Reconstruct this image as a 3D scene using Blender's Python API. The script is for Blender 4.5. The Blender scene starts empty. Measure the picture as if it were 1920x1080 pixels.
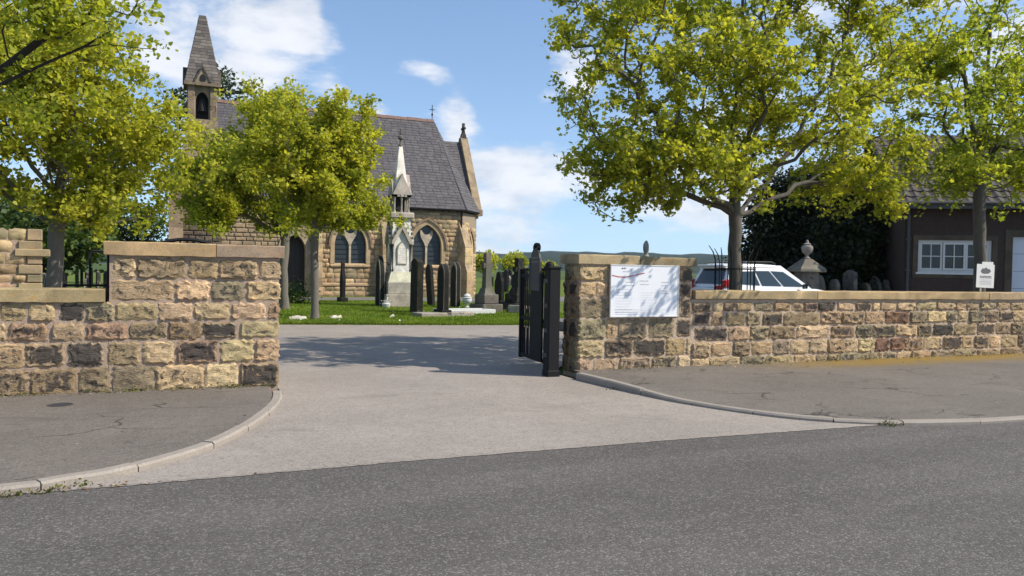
import bpy, math, random
import numpy as np
from mathutils import Vector, Matrix
R = math.radians
PI = math.pi
scene = bpy.context.scene
col = scene.collection

# ------------------------------------------------------------------ camera
cd = bpy.data.cameras.new('camera'); cam = bpy.data.objects.new('camera', cd); col.objects.link(cam)
cd.sensor_width = 36.0; cd.lens = 28.125; cd.clip_start = 0.1; cd.clip_end = 20000
YAW, PITCH, ROLL = R(23.3), R(-1.34), R(1.0)
fw = Vector((math.sin(YAW)*math.cos(PITCH), math.cos(YAW)*math.cos(PITCH), math.sin(PITCH)))
r0 = fw.cross(Vector((0, 0, 1))).normalized(); u0 = r0.cross(fw)
up = u0*math.cos(ROLL) - r0*math.sin(ROLL); rt = fw.cross(up)
m = Matrix((rt, up, -fw)).transposed().to_4x4(); m.translation = Vector((0, 0, 1.54))
cam.matrix_world = m
scene.camera = cam

# ------------------------------------------------------------------ exposure
scene.view_settings.view_transform = 'Standard'; scene.view_settings.look = 'None'
scene.view_settings.exposure = 0.36; scene.view_settings.gamma = 1.0
try:
    scene.cycles.use_denoising = True
    scene.cycles.max_bounces = 8; scene.cycles.transparent_max_bounces = 8
    scene.cycles.sample_clamp_indirect = 6.0
except Exception:
    pass

# ------------------------------------------------------------------ sun
SUN_EL = R(43); SUN_AZ = R(-34)            # azimuth from +x towards +y
sdir = Vector((math.cos(SUN_EL)*math.cos(SUN_AZ), math.cos(SUN_EL)*math.sin(SUN_AZ), math.sin(SUN_EL)))
sl = bpy.data.lights.new('sun', 'SUN'); so = bpy.data.objects.new('sun', sl); col.objects.link(so)
sl.energy = 4.4; sl.angle = R(0.55); sl.color = (1.0, 0.925, 0.80)
so.rotation_euler = sdir.to_track_quat('Z', 'Y').to_euler()
so.location = sdir*60

# ------------------------------------------------------------------ node helper
class NT:
    def __init__(s, tree):
        s.t = tree; tree.nodes.clear()
    def n(s, kind, **kw):
        x = s.t.nodes.new(kind)
        for k, v in kw.items(): setattr(x, k, v)
        return x
    def put(s, sock, v):
        if v is None: return
        if isinstance(v, bpy.types.NodeSocket): s.t.links.new(v, sock)
        else:
            try: sock.default_value = v
            except Exception:
                sock.default_value = tuple(v) + (1.0,) if len(v) == 3 else v
    def m(s, op, a, b=None, c=None, clamp=False):
        x = s.n('ShaderNodeMath', operation=op, use_clamp=clamp)
        s.put(x.inputs[0], a); s.put(x.inputs[1], b)
        if c is not None: s.put(x.inputs[2], c)
        return x.outputs[0]
    def v(s, op, a, b=None):
        x = s.n('ShaderNodeVectorMath', operation=op)
        s.put(x.inputs[0], a); s.put(x.inputs[1], b)
        return x.outputs['Value'] if op in ('DOT_PRODUCT', 'LENGTH', 'DISTANCE') else x.outputs[0]
    def mix(s, f, a, b, mode='MIX'):
        x = s.n('ShaderNodeMix', data_type='RGBA', blend_type=mode)
        s.put(x.inputs[0], f); s.put(x.inputs[6], a); s.put(x.inputs[7], b)
        return x.outputs[2]
    def noise(s, vec, scale, detail=4, rough=0.55, dist=0.0):
        x = s.n('ShaderNodeTexNoise'); s.put(x.inputs['Vector'], vec)
        x.inputs['Scale'].default_value = scale; x.inputs['Detail'].default_value = detail
        x.inputs['Roughness'].default_value = rough; x.inputs['Distortion'].default_value = dist
        return x.outputs[0]
    def vor(s, vec, scale, feature='F1', out='Distance'):
        x = s.n('ShaderNodeTexVoronoi', feature=feature); s.put(x.inputs['Vector'], vec)
        x.inputs['Scale'].default_value = scale
        return x.outputs[out]
    def ramp(s, f, lo, hi, a=0.0, b=1.0, smooth=True):
        x = s.n('ShaderNodeMapRange', interpolation_type='SMOOTHSTEP' if smooth else 'LINEAR')
        s.put(x.inputs[0], f); s.put(x.inputs[1], lo); s.put(x.inputs[2], hi); s.put(x.inputs[3], a); s.put(x.inputs[4], b)
        return x.outputs[0]
    def bump(s, h, strength=0.4, dist=0.01, normal=None):
        x = s.n('ShaderNodeBump'); s.put(x.inputs['Height'], h)
        x.inputs['Strength'].default_value = strength; x.inputs['Distance'].default_value = dist
        if normal is not None: s.put(x.inputs['Normal'], normal)
        return x.outputs[0]
    def mapping(s, vec, scale=(1, 1, 1)):
        x = s.n('ShaderNodeMapping'); s.put(x.inputs[0], vec); x.inputs['Scale'].default_value = scale
        return x.outputs[0]

# ------------------------------------------------------------------ world: clear blue sky with broken cumulus
world = bpy.data.worlds.new('World'); scene.world = world; world.use_nodes = True
w = NT(world.node_tree)
SKY = 0.15
sky = w.n('ShaderNodeTexSky', sky_type='NISHITA'); sky.sun_disc = False
sky.sun_elevation = SUN_EL; sky.sun_rotation = PI/2 - SUN_AZ
sky.air_density = 1.0; sky.dust_density = 0.15; sky.ozone_density = 2.2
tc = w.n('ShaderNodeTexCoord').outputs['Generated']
dirn = w.v('NORMALIZE', tc)
sep = w.n('ShaderNodeSeparateXYZ'); w.put(sep.inputs[0], dirn); dz = sep.outputs[2]
cb = w.n('ShaderNodeCombineXYZ'); w.put(cb.inputs[0], sep.outputs[0]); w.put(cb.inputs[1], sep.outputs[1]); w.put(cb.inputs[2], w.m('ADD', w.m('MULTIPLY', w.m('MAXIMUM', dz, 0.0), 0.92), 0.085))
w.put(sky.inputs[0], w.v('NORMALIZE', cb.outputs[0]))
cv = w.mapping(dirn, (1, 1, 2.3))
n1 = w.noise(cv, 4.2, 8, 0.56, 0.25)
n2 = w.noise(cv, 11.0, 6, 0.6)
cover = w.m('ADD', n1, w.m('MULTIPLY', w.m('SUBTRACT', n2, 0.5), 0.34))
def blob(d, cos_in, cos_out, amt):
    dp = w.v('DOT_PRODUCT', dirn, d)
    return w.ramp(dp, cos_out, cos_in, 0.0, amt)
BLOBS = []
cloudbias = None
BLOBS = [((0.056, 0.959, 0.290), 1, 5, .08), ((0.120, 0.950, 0.292), 1, 4.5, .08), ((0.183, 0.938, 0.300), 1, 3.5, .06), ((0.215, 0.942, 0.252), 1, 4, -.16), ((0.25, 0.93, 0.28), 1, 4, -.10),
         ((0.282, 0.941, 0.192), .5, 3.8, .24), ((0.335, 0.924, 0.180), .5, 3.6, .20), ((0.400, 0.905, 0.140), 1, 6, .15), ((0.44, 0.893, 0.075), .5, 4, .10), ((0.42, 0.905, 0.055), 1, 4, .05),
         ((0.437, 0.865, 0.248), .5, 3, .16), ((0.195, 0.962, 0.188), 1, 4, .14), ((0.645, 0.739, 0.194), 3, 10, .10),
         ((0.139, 0.963, 0.229), 1, 4, -.14), ((0.300, 0.920, 0.262), 3, 7, -.16), ((0.395, 0.894, 0.212), 1, 4, -.12), ((0.23, 0.93, 0.235), 1, 4, -.12), ((0.50, 0.86, 0.07), 1, 4, .04)]
for d, a_in, a_out, amt in BLOBS:
    b = blob(d, math.cos(R(a_in)), math.cos(R(a_out)), amt)
    cover = w.m('ADD', cover, b)
low = w.ramp(dz, 0.0, 0.10, 0.07, 0.0)
cover = w.m('ADD', cover, low)
mask = w.ramp(cover, 0.52, 0.70)
shade = w.ramp(w.m('ADD', n2, w.m('MULTIPLY', n1, 0.5)), 0.55, 0.95)
ccol = w.mix(shade, (0.53/SKY, 0.575/SKY, 0.65/SKY), (0.82/SKY, 0.82/SKY, 0.84/SKY))
skycol = w.mix(w.m('MULTIPLY', mask, 0.84), sky.outputs[0], ccol)
bg = w.n('ShaderNodeBackground'); w.put(bg.inputs[0], skycol); bg.inputs[1].default_value = SKY
wo = w.n('ShaderNodeOutputWorld'); w.t.links.new(bg.outputs[0], wo.inputs[0])

# ------------------------------------------------------------------ mesh helpers
def tag(o, label=None, cat=None, group=None, kind=None):
    if label: o['label'] = label
    if cat: o['category'] = cat
    if group: o['group'] = group
    if kind: o['kind'] = kind
    return o
def empty(name, loc=(0, 0, 0), rz=0.0, label=None, cat=None, group=None):
    o = bpy.data.objects.new(name, None); col.objects.link(o)
    o.location = loc; o.rotation_euler = (0, 0, rz); o.empty_display_size = 0.1
    return tag(o, label, cat, group)
def link(name, me, parent=None, loc=None, rot=None, scale=None, color=None):
    o = bpy.data.objects.new(name, me); col.objects.link(o)
    if parent is not None: o.parent = parent
    if loc is not None: o.location = loc
    if rot is not None: o.rotation_euler = rot
    if scale is not None: o.scale = scale
    if color is not None: o.color = color
    return o
class MB:
    def __init__(s): s.v = []; s.f = []
    def add(s, vs, fs):
        b = len(s.v); s.v += [tuple(p) for p in vs]; s.f += [tuple(i+b for i in f) for f in fs]; return s
    def box(s, x0, x1, y0, y1, z0, z1):
        return s.add([(x0,y0,z0),(x1,y0,z0),(x1,y1,z0),(x0,y1,z0),(x0,y0,z1),(x1,y0,z1),(x1,y1,z1),(x0,y1,z1)],
                     [(0,3,2,1),(4,5,6,7),(0,1,5,4),(1,2,6,5),(2,3,7,6),(3,0,4,7)])
    def cbox(s, x0, x1, y0, y1, z0, z1, c=0.01):
        """box with chamfered edges"""
        vs = []; 
        X = (x0, x1); Y = (y0, y1); Z = (z0, z1); sg = (1, -1)
        idx = {}
        for i in (0, 1):
            for j in (0, 1):
                for k in (0, 1):
                    x, y, z = X[i], Y[j], Z[k]; a, b, d = sg[i]*c, sg[j]*c, sg[k]*c
                    idx[i, j, k, 0] = len(vs); vs.append((x, y+b, z+d))
                    idx[i, j, k, 1] = len(vs); vs.append((x+a, y, z+d))
                    idx[i, j, k, 2] = len(vs); vs.append((x+a, y+b, z))
        fs = []
        q = lambda *t: fs.append(tuple(idx[p] for p in t))
        for i in (0, 1): q((i,0,0,0),(i,1,0,0),(i,1,1,0),(i,0,1,0))
        for j in (0, 1): q((0,j,0,1),(1,j,0,1),(1,j,1,1),(0,j,1,1))
        for k in (0, 1): q((0,0,k,2),(1,0,k,2),(1,1,k,2),(0,1,k,2))
        for i in (0, 1):
            for j in (0, 1): q((i,j,0,0),(i,j,1,0),(i,j,1,1),(i,j,0,1))
            for k in (0, 1): q((i,0,k,0),(i,1,k,0),(i,1,k,2),(i,0,k,2))
        for j in (0, 1):
            for k in (0, 1): q((0,j,k,1),(1,j,k,1),(1,j,k,2),(0,j,k,2))
        for i in (0, 1):
            for j in (0, 1):
                for k in (0, 1): q((i,j,k,0),(i,j,k,1),(i,j,k,2))
        return s.add(vs, fs)
    def frustum(s, c0, hx0, hy0, z0, hx1, hy1, z1):
        x, y = c0
        return s.add([(x-hx0,y-hy0,z0),(x+hx0,y-hy0,z0),(x+hx0,y+hy0,z0),(x-hx0,y+hy0,z0),
                      (x-hx1,y-hy1,z1),(x+hx1,y-hy1,z1),(x+hx1,y+hy1,z1),(x-hx1,y+hy1,z1)],
                     [(0,3,2,1),(4,5,6,7),(0,1,5,4),(1,2,6,5),(2,3,7,6),(3,0,4,7)])
    def tube(s, pts, rad, n=8, cap=True):
        pts = [Vector(p) for p in pts]; k = len(pts)
        rad = [rad]*k if not hasattr(rad, '__len__') else rad
        prev = None; vs = []
        for i, p in enumerate(pts):
            d = (pts[min(i+1, k-1)] - pts[max(i-1, 0)])
            d = d.normalized() if d.length > 1e-9 else Vector((0, 0, 1))
            if prev is None: a = d.orthogonal().normalized()
            else:
                a = prev - d*prev.dot(d); a = a.normalized() if a.length > 1e-6 else d.orthogonal().normalized()
            prev = a; b = d.cross(a)
            for j in range(n):
                t = 2*PI*j/n; vs.append(p + (a*math.cos(t) + b*math.sin(t))*rad[i])
        fs = [(i*n+j, i*n+(j+1) % n, (i+1)*n+(j+1) % n, (i+1)*n+j) for i in range(k-1) for j in range(n)]
        if cap: fs += [tuple(range(n-1, -1, -1)), tuple(range((k-1)*n, k*n))]
        return s.add(vs, fs)
    def lathe(s, prof, c=(0, 0, 0), n=16):
        vs = []; k = len(prof)
        for r, z in prof:
            for j in range(n):
                t = 2*PI*j/n; vs.append((c[0]+r*math.cos(t), c[1]+r*math.sin(t), c[2]+z))
        fs = [(i*n+j, i*n+(j+1) % n, (i+1)*n+(j+1) % n, (i+1)*n+j) for i in range(k-1) for j in range(n)]
        fs += [tuple(range(n-1, -1, -1)), tuple(range((k-1)*n, k*n))]
        return s.add(vs, fs)
    def prism(s, poly, d0, d1, axis='y'):
        """polygon (a, b) extruded: axis y -> (a, d, b); axis x -> (d, a, b); axis z -> (a, b, d)"""
        P = {'y': lambda a, b, d: (a, d, b), 'x': lambda a, b, d: (d, a, b), 'z': lambda a, b, d: (a, b, d)}[axis]
        k = len(poly)
        vs = [P(a, b, d0) for a, b in poly] + [P(a, b, d1) for a, b in poly]
        fs = [tuple(range(k)), tuple(range(2*k-1, k-1, -1))] + [(i, i+k, (i+1) % k+k, (i+1) % k) for i in range(k)]
        return s.add(vs, fs)
    def strip(s, inner, outer, d0, d1, closed=False):
        """solid ring/band between two outlines (x, z) extruded along y"""
        k = len(inner)
        vs = [(a, d0, b) for a, b in inner] + [(a, d0, b) for a, b in outer] + [(a, d1, b) for a, b in inner] + [(a, d1, b) for a, b in outer]
        fs = []
        rng = range(k if closed else k-1)
        for i in rng:
            j = (i+1) % k
            fs += [(i, j, k+j, k+i), (2*k+i, 3*k+i, 3*k+j, 2*k+j), (i, 2*k+i, 2*k+j, j), (k+i, k+j, 3*k+j, 3*k+i)]
        if not closed: fs += [(0, k, 3*k, 2*k), (k-1, 3*k-1, 4*k-1, 2*k-1)]
        return s.add(vs, fs)
    def xf(s, fn):
        s.v = [tuple(fn(Vector(p))) for p in s.v]; return s
    def mesh(s, name, mat=None, smooth=None):
        me = bpy.data.meshes.new(name); me.from_pydata(s.v, [], s.f)
        import bmesh
        bm = bmesh.new(); bm.from_mesh(me); bmesh.ops.recalc_face_normals(bm, faces=bm.faces); bm.to_mesh(me); bm.free()
        if mat: me.materials.append(mat)
        if smooth is not None:
            me.polygons.foreach_set('use_smooth', [True]*len(me.polygons))
            me.set_sharp_from_angle(angle=R(smooth))
        return me
    def build(s, name, mat, parent=None, smooth=None, loc=None, rot=None, color=None):
        return link(name, s.mesh(name, mat, smooth), parent, loc, rot, None, color)
def rotz(a, c=(0, 0, 0)):
    mm = Matrix.Rotation(a, 3, 'Z'); c = Vector(c)
    return lambda p: mm @ (p - c) + c
def struct(o): o['kind'] = 'structure'; return o

# ------------------------------------------------------------------ materials
MATS = {}
def mat(name):
    mm = bpy.data.materials.new(name); mm.use_nodes = True; MATS[name] = mm
    t = NT(mm.node_tree)
    out = t.n('ShaderNodeOutputMaterial'); p = t.n('ShaderNodeBsdfPrincipled'); t.t.links.new(p.outputs[0], out.inputs[0])
    t.p = p; t.out = out; t.mat = mm
    t.obj = t.n('ShaderNodeTexCoord').outputs['Object']
    t.pos = t.n('ShaderNodeNewGeometry').outputs['Position']
    return t
def simple(name, colr, rough=0.6, var=0.12, scale=6.0, bump=0.0, metallic=0.0, spec=0.5, coat=0.0):
    t = mat(name)
    n = t.noise(t.obj, scale, 5)
    c = t.mix(n, tuple(c*(1-var) for c in colr), tuple(min(1, c*(1+var)) for c in colr))
    t.put(t.p.inputs['Base Color'], c); t.p.inputs['Roughness'].default_value = rough
    t.p.inputs['Metallic'].default_value = metallic; t.p.inputs['Specular IOR Level'].default_value = spec
    t.p.inputs['Coat Weight'].default_value = coat
    if bump: t.put(t.p.inputs['Normal'], t.bump(t.noise(t.obj, scale*6, 4), bump, 0.01))
    return t.mat

def stone_mat(name, soot=(0.045, 0.042, 0.042), fine=34.0, big=4.0, bump=0.55, dist=0.012, moss=0.0, core=False):
    t = mat(name)
    oi = t.n('ShaderNodeObjectInfo')
    off = t.v('SCALE', t.v('ADD', oi.outputs['Location'], (3.1, 7.7, 1.3)), None); off.node.inputs['Scale'].default_value = 3.7
    vec = t.v('ADD', t.obj, off)
    n1 = t.noise(vec, big, 5, 0.6, 0.6); n2 = t.noise(vec, fine, 5, 0.65); n3 = t.noise(t.mapping(vec, (1, 1, 3.2)), big*2.6, 4, 0.6, 1.0)
    base = oi.outputs['Color']
    c = t.mix(t.ramp(n1, 0.3, 0.7), t.mix(1.0, base, (0.72, 0.70, 0.68, 1), 'MULTIPLY'), t.mix(1.0, base, (1.22, 1.16, 1.05, 1), 'MULTIPLY'))
    c = t.mix(t.ramp(n3, 0.52, 0.72, 0, 0.55), c, t.mix(1.0, base, (1.25, 0.88, 0.55, 1), 'MULTIPLY'))
    c = t.mix(t.ramp(n2, 0.25, 0.75), t.mix(1.0, c, (0.74, 0.74, 0.74, 1), 'MULTIPLY'), t.mix(1.0, c, (1.16, 1.16, 1.16, 1), 'MULTIPLY'))
    # soot with a shape of its own, its amount kept in the alpha of the piece's colour
    sn = t.noise(vec, big*1.9, 6, 0.62, 1.2)
    if core: sn = t.m('ADD', sn, t.m('MULTIPLY', t.m('SUBTRACT', t.n('ShaderNodeAttribute', attribute_name='face_core').outputs['Fac'], 0.68), 0.42))
    s = t.ramp(t.m('ADD', sn, t.m('MULTIPLY', t.m('SUBTRACT', n2, 0.5), 0.30)), t.m('SUBTRACT', 0.745, t.m('MULTIPLY', oi.outputs['Alpha'], 0.5)), t.m('SUBTRACT', 0.845, t.m('MULTIPLY', oi.outputs['Alpha'], 0.5)))
    c = t.mix(t.m('MULTIPLY', s, 0.85), c, soot + (1,))
    if moss: c = t.mix(t.ramp(t.noise(t.pos, 2.2, 5, 0.65), 0.56, 0.70, 0, moss), c, (0.10, 0.10, 0.03, 1))
    t.put(t.p.inputs['Base Color'], c); t.p.inputs['Roughness'].default_value = 0.92
    t.p.inputs['Specular IOR Level'].default_value = 0.2
    h = t.m('ADD', t.m('MULTIPLY', n3, 1.0), t.m('MULTIPLY', n2, 0.6))
    t.put(t.p.inputs['Normal'], t.bump(h, bump, dist))
    return t.mat
M_STONE = stone_mat('rubble_stone', fine=30, big=5.0, bump=0.9, dist=0.02, core=True)
M_TRIM = stone_mat('dressed_sandstone', fine=60, big=2.2, bump=0.25, dist=0.004)
M_GRAVE = stone_mat('memorial_stone', soot=(0.02, 0.021, 0.019), fine=40, big=2.0, bump=0.2, dist=0.005)
M_CHAPST = stone_mat('chapel_stone', fine=14, big=1.8, bump=0.5, dist=0.02)
def mortar(name, c0, c1):
    t = mat(name); n = t.noise(t.pos, 5, 5, 0.6); n2 = t.noise(t.pos, 70, 4, 0.7)
    c = t.mix(n, c0, c1); c = t.mix(t.ramp(n2, .3, .7, 0, .4), c, tuple(x*.6 for x in c0))
    t.put(t.p.inputs['Base Color'], c); t.p.inputs['Roughness'].default_value = 0.95
    t.put(t.p.inputs['Normal'], t.bump(t.m('ADD', n2, t.noise(t.pos, 18, 4)), 0.8, 0.012)); return t.mat
M_MORTAR = mortar('lime_mortar', (0.48, 0.355, 0.26), (0.62, 0.49, 0.365))
M_MORTARL = mortar('tan_mortar', (0.38, 0.275, 0.20), (0.50, 0.375, 0.275))
M_MORTAR2 = mortar('chapel_mortar', (0.26, 0.20, 0.14), (0.36, 0.28, 0.20))

def tarmac(name, c0, c1, chip, scale, bumpd, patch=0.7, cracks=False, moss=False, chipamt=0.9, stains=False):
    t = mat(name)
    big = t.noise(t.pos, 0.55, 5, 0.6); mid = t.noise(t.pos, 7, 5, 0.65)
    vr = t.n('ShaderNodeTexVoronoi'); t.put(vr.inputs['Vector'], t.pos); vr.inputs['Scale'].default_value = scale
    grain = t.n('ShaderNodeSeparateColor'); t.put(grain.inputs[0], vr.outputs['Color'])
    gv = grain.outputs[0]; fine = t.noise(t.pos, scale*1.7, 3, 0.6)
    c = t.mix(t.ramp(big, 0.3, 0.7), c0, c1)
    c = t.mix(t.ramp(mid, 0.35, 0.75, 0, 0.35), c, tuple(x*patch for x in c0))
    c = t.mix(t.ramp(gv, 0.0, 0.35, 0.55, 0.0), c, tuple(x*0.45 for x in c0))
    c = t.mix(t.ramp(gv, 0.72, 1.0, 0.0, chipamt), c, chip)
    h = t.m('ADD', t.m('MULTIPLY', vr.outputs['Distance'], -1.0), t.m('MULTIPLY', fine, 0.6))
    c = t.mix(t.ramp(t.noise(t.pos, 1.6, 6, 0.7, 0.8), 0.52, 0.70, 0, 0.22), c, tuple(x*1.25 for x in c1))
    if name == 'road_asphalt':   # tyre-polished and oil-darkened lengths along the lane
        lane = t.noise(t.mapping(t.pos, (0.06, 1.0, 1)), 1.5, 5, 0.6)
        c = t.mix(t.ramp(lane, 0.42, 0.62, 0, 0.22), c, tuple(x*0.70 for x in c0)); c = t.mix(t.ramp(lane, 0.36, 0.54, 0.16, 0), c, tuple(x*1.35 for x in c1))
    if stains:
        c = t.mix(t.ramp(t.noise(t.mapping(t.pos, (1, 1.8, 1)), 0.8, 6, 0.72, 1.0), 0.53, 0.70, 0, 0.42), c, tuple(x*0.55 for x in c0))
        c = t.mix(t.ramp(t.vor(t.pos, 2.3), 0.035, 0.06, 0.5, 0), c, tuple(x*0.5 for x in c0))
    if cracks:
        wn = t.n('ShaderNodeTexNoise'); t.put(wn.inputs['Vector'], t.pos); wn.inputs['Scale'].default_value = 2.4; wn.inputs['Detail'].default_value = 5
        wv = t.v('SCALE', wn.outputs[1], None); wv.node.inputs['Scale'].default_value = 0.5
        cw = t.n('ShaderNodeTexVoronoi', feature='DISTANCE_TO_EDGE'); t.put(cw.inputs['Vector'], t.v('ADD', t.mapping(t.pos, (0.45, 1.0, 1)), wv))
        cw.inputs['Scale'].default_value = 1.1
        k = t.m('MULTIPLY', t.ramp(cw.outputs[0], 0.004, 0.020, 1, 0), t.ramp(t.noise(t.pos, 0.8, 3), 0.48, 0.60))
        c = t.mix(t.m('MULTIPLY', k, 0.8), c, (0.035, 0.03, 0.026, 1))
    if moss:
        sp = t.n('ShaderNodeSeparateXYZ'); t.put(sp.inputs[0], t.pos)
        edge = t.m('MULTIPLY', t.ramp(sp.outputs[1], 9.7, 10.6), t.ramp(sp.outputs[0], 8.2, 11.5))
        k = t.m('MULTIPLY', edge, t.ramp(t.noise(t.pos, 3.5, 6, 0.7), 0.28, 0.52))
        c = t.mix(t.m('MULTIPLY', k, 0.92), c, (0.26, 0.165, 0.03, 1))
    t.put(t.p.inputs['Base Color'], c); t.p.inputs['Roughness'].default_value = 0.88
    t.p.inputs['Specular IOR Level'].default_value = 0.3
    t.put(t.p.inputs['Normal'], t.bump(h, 0.7, bumpd)); return t.mat
M_ROAD = tarmac('road_asphalt', (0.102, 0.091, 0.082), (0.126, 0.113, 0.103), (0.27, 0.245, 0.225), 88, 0.005, chipamt=0.8)
M_DRIVE = tarmac('drive_tarmac', (0.288, 0.250, 0.216), (0.352, 0.307, 0.265), (0.42, 0.37, 0.32), 75, 0.003, 0.80, stains=True, chipamt=0.5)
M_PAVE = tarmac('pavement_tarmac', (0.150, 0.129, 0.109), (0.192, 0.166, 0.141), (0.26, 0.23, 0.20), 85, 0.003, 0.75, cracks=True, stains=True, moss=True, chipamt=0.5)
M_PATH = tarmac('path_tarmac', (0.16, 0.14, 0.13), (0.2, 0.18, 0.165), (0.26, 0.24, 0.22), 40, 0.004)

t = mat('lawn_grass')
n = t.noise(t.pos, 0.5, 6, 0.65); n2 = t.noise(t.pos, 9, 5, 0.7)
c = t.mix(t.ramp(n, .3, .7), (0.095, 0.155, 0.018, 1), (0.190, 0.215, 0.045, 1)); c = t.mix(t.ramp(n2, .35, .75, 0, .6), c, (0.04, 0.075, 0.012, 1))
t.put(t.p.inputs['Base Color'], c); t.p.inputs['Roughness'].default_value = 0.95; t.p.inputs['Specular IOR Level'].default_value = 0.1
t.put(t.p.inputs['Normal'], t.bump(n2, 0.9, 0.05)); M_LAWN = t.mat
t = mat('field_grass')
n = t.noise(t.pos, 0.012, 6, 0.65); n2 = t.noise(t.pos, 1.5, 5, 0.7)
c = t.mix(t.ramp(n, .35, .65), (0.05, 0.085, 0.018, 1), (0.10, 0.13, 0.03, 1)); c = t.mix(t.ramp(n2, .35, .75, 0, .5), c, (0.035, 0.06, 0.012, 1))
t.put(t.p.inputs['Base Color'], c); t.p.inputs['Roughness'].default_value = 0.95; t.p.inputs['Specular IOR Level'].default_value = 0.1
M_FIELD = t.mat
t = mat('wooded_hill')
n = t.noise(t.pos, 0.010, 6, 0.7); n2 = t.noise(t.pos, 0.06, 4, 0.7)
c = t.mix(t.ramp(n, .42, .62), (0.020, 0.035, 0.014, 1), (0.045, 0.062, 0.02, 1)); c = t.mix(t.ramp(n2, .3, .7), (0.012, 0.022, 0.010, 1), c)
t.put(t.p.inputs['Base Color'], c); t.p.inputs['Roughness'].default_value = 1.0; t.p.inputs['Specular IOR Level'].default_value = 0.0
M_HILL = t.mat

def leaf_mat(name, dark, mid, light, trans=0.42):
    t = mat(name)
    a = t.n('ShaderNodeAttribute', attribute_name='tint')
    f = a.outputs['Fac']
    c = t.mix(t.ramp(f, 0.0, 0.5, smooth=False), dark + (1,), mid + (1,)); c = t.mix(t.ramp(f, 0.5, 1.0, smooth=False), c, light + (1,))
    t.put(t.p.inputs['Base Color'], c); t.p.inputs['Roughness'].default_value = 0.5; t.p.inputs['Specular IOR Level'].default_value = 0.25
    tr = t.n('ShaderNodeBsdfTranslucent'); t.put(tr.inputs[0], t.mix(1.0, c, (1.20, 1.22, 0.6, 1), 'MULTIPLY'))
    mx = t.n('ShaderNodeMixShader'); mx.inputs[0].default_value = trans
    t.t.links.new(t.p.outputs[0], mx.inputs[1]); t.t.links.new(tr.outputs[0], mx.inputs[2]); t.t.links.new(mx.outputs[0], t.out.inputs[0])
    return t.mat
M_LEAF = leaf_mat('spring_maple_leaf', (0.250, 0.288, 0.036), (0.465, 0.462, 0.056), (0.650, 0.595, 0.090), 0.60)
M_LEAFG = leaf_mat('green_maple_leaf', (0.185, 0.238, 0.032), (0.385, 0.415, 0.052), (0.590, 0.570, 0.080), 0.62)
M_LEAFD = leaf_mat('evergreen_leaf', (0.010, 0.018, 0.008), (0.022, 0.034, 0.012), (0.055, 0.068, 0.018), 0.12)
M_LEAFB = leaf_mat('mid_green_leaf', (0.035, 0.060, 0.012), (0.060, 0.100, 0.018), (0.130, 0.170, 0.030), 0.3)
M_LEAFS = leaf_mat('grey_green_leaf', (0.035, 0.055, 0.030), (0.060, 0.085, 0.045), (0.11, 0.13, 0.07), 0.3)
M_BLADE = leaf_mat('grass_blade', (0.095, 0.165, 0.012), (0.180, 0.260, 0.024), (0.30, 0.34, 0.06), 0.4)
M_WEED = leaf_mat('weed_leaf', (0.05, 0.07, 0.012), (0.10, 0.12, 0.02), (0.18, 0.15, 0.04), 0.25)
t = mat('maple_bark'); n = t.noise(t.mapping(t.pos, (1, 1, 0.25)), 26, 5, 0.65); n2 = t.noise(t.pos, 3, 4)
c = t.mix(n, (0.055, 0.045, 0.036, 1), (0.15, 0.13, 0.105, 1)); c = t.mix(t.ramp(n2, .45, .7, 0, .45), c, (0.12, 0.125, 0.085, 1))
t.put(t.p.inputs['Base Color'], c); t.p.inputs['Roughness'].default_value = 0.92; t.put(t.p.inputs['Normal'], t.bump(n, 0.7, 0.02)); M_BARK = t.mat
t = mat('grey_bark'); n = t.noise(t.mapping(t.pos, (1, 1, 0.3)), 22, 5, 0.65)
t.put(t.p.inputs['Base Color'], t.mix(n, (0.085, 0.074, 0.062, 1), (0.22, 0.195, 0.165, 1))); t.p.inputs['Roughness'].default_value = 0.92; t.put(t.p.inputs['Normal'], t.bump(n, 0.6, 0.02)); M_BARKG = t.mat
M_BARKD = simple('dark_bark', (0.035, 0.028, 0.024), 0.95, 0.3, 12)

def slate_mat(name, cols, lichen=0.5):
    t = mat(name)
    oi = t.n('ShaderNodeAttribute', attribute_name='tint').outputs['Fac']
    c = t.mix(oi, cols[0], cols[1]); n = t.noise(t.pos, 5, 5, 0.65); n2 = t.noise(t.pos, 1.1, 4, 0.6)
    c = t.mix(t.ramp(n, .35, .7, 0, .6), c, cols[2]); c = t.mix(t.ramp(n2, .55, .75, 0, lichen), c, cols[3])
    t.put(t.p.inputs['Base Color'], c); t.p.inputs['Roughness'].default_value = 0.72; t.p.inputs['Specular IOR Level'].default_value = 0.35
    t.put(t.p.inputs['Normal'], t.bump(n, 0.3, 0.01)); return t.mat
M_SLATE = slate_mat('roof_slate', [(0.088, 0.080, 0.084, 1), (0.135, 0.122, 0.124, 1), (0.065, 0.060, 0.064, 1), (0.15, 0.125, 0.11, 1)])
M_SPIRE = slate_mat('spire_stone', [(0.068, 0.060, 0.057, 1), (0.25, 0.21, 0.178, 1), (0.080, 0.070, 0.065, 1), (0.16, 0.125, 0.108, 1)])
M_IRON = simple('black_iron', (0.009, 0.0085, 0.009), 0.6, 0.25, 14, 0.15, spec=0.25)
M_IRONG = simple('worn_grey_iron', (0.055, 0.052, 0.055), 0.5, 0.3, 30, 0.2)
M_WHITE = simple('white_enamel', (0.80, 0.80, 0.81), 0.35, 0.02, 3)
M_PAPER = simple('white_paper', (0.62, 0.61, 0.58), 0.6, 0.08, 8)
M_INK = simple('grey_print', (0.46, 0.46, 0.50), 0.6, 0.2, 30)
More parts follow.
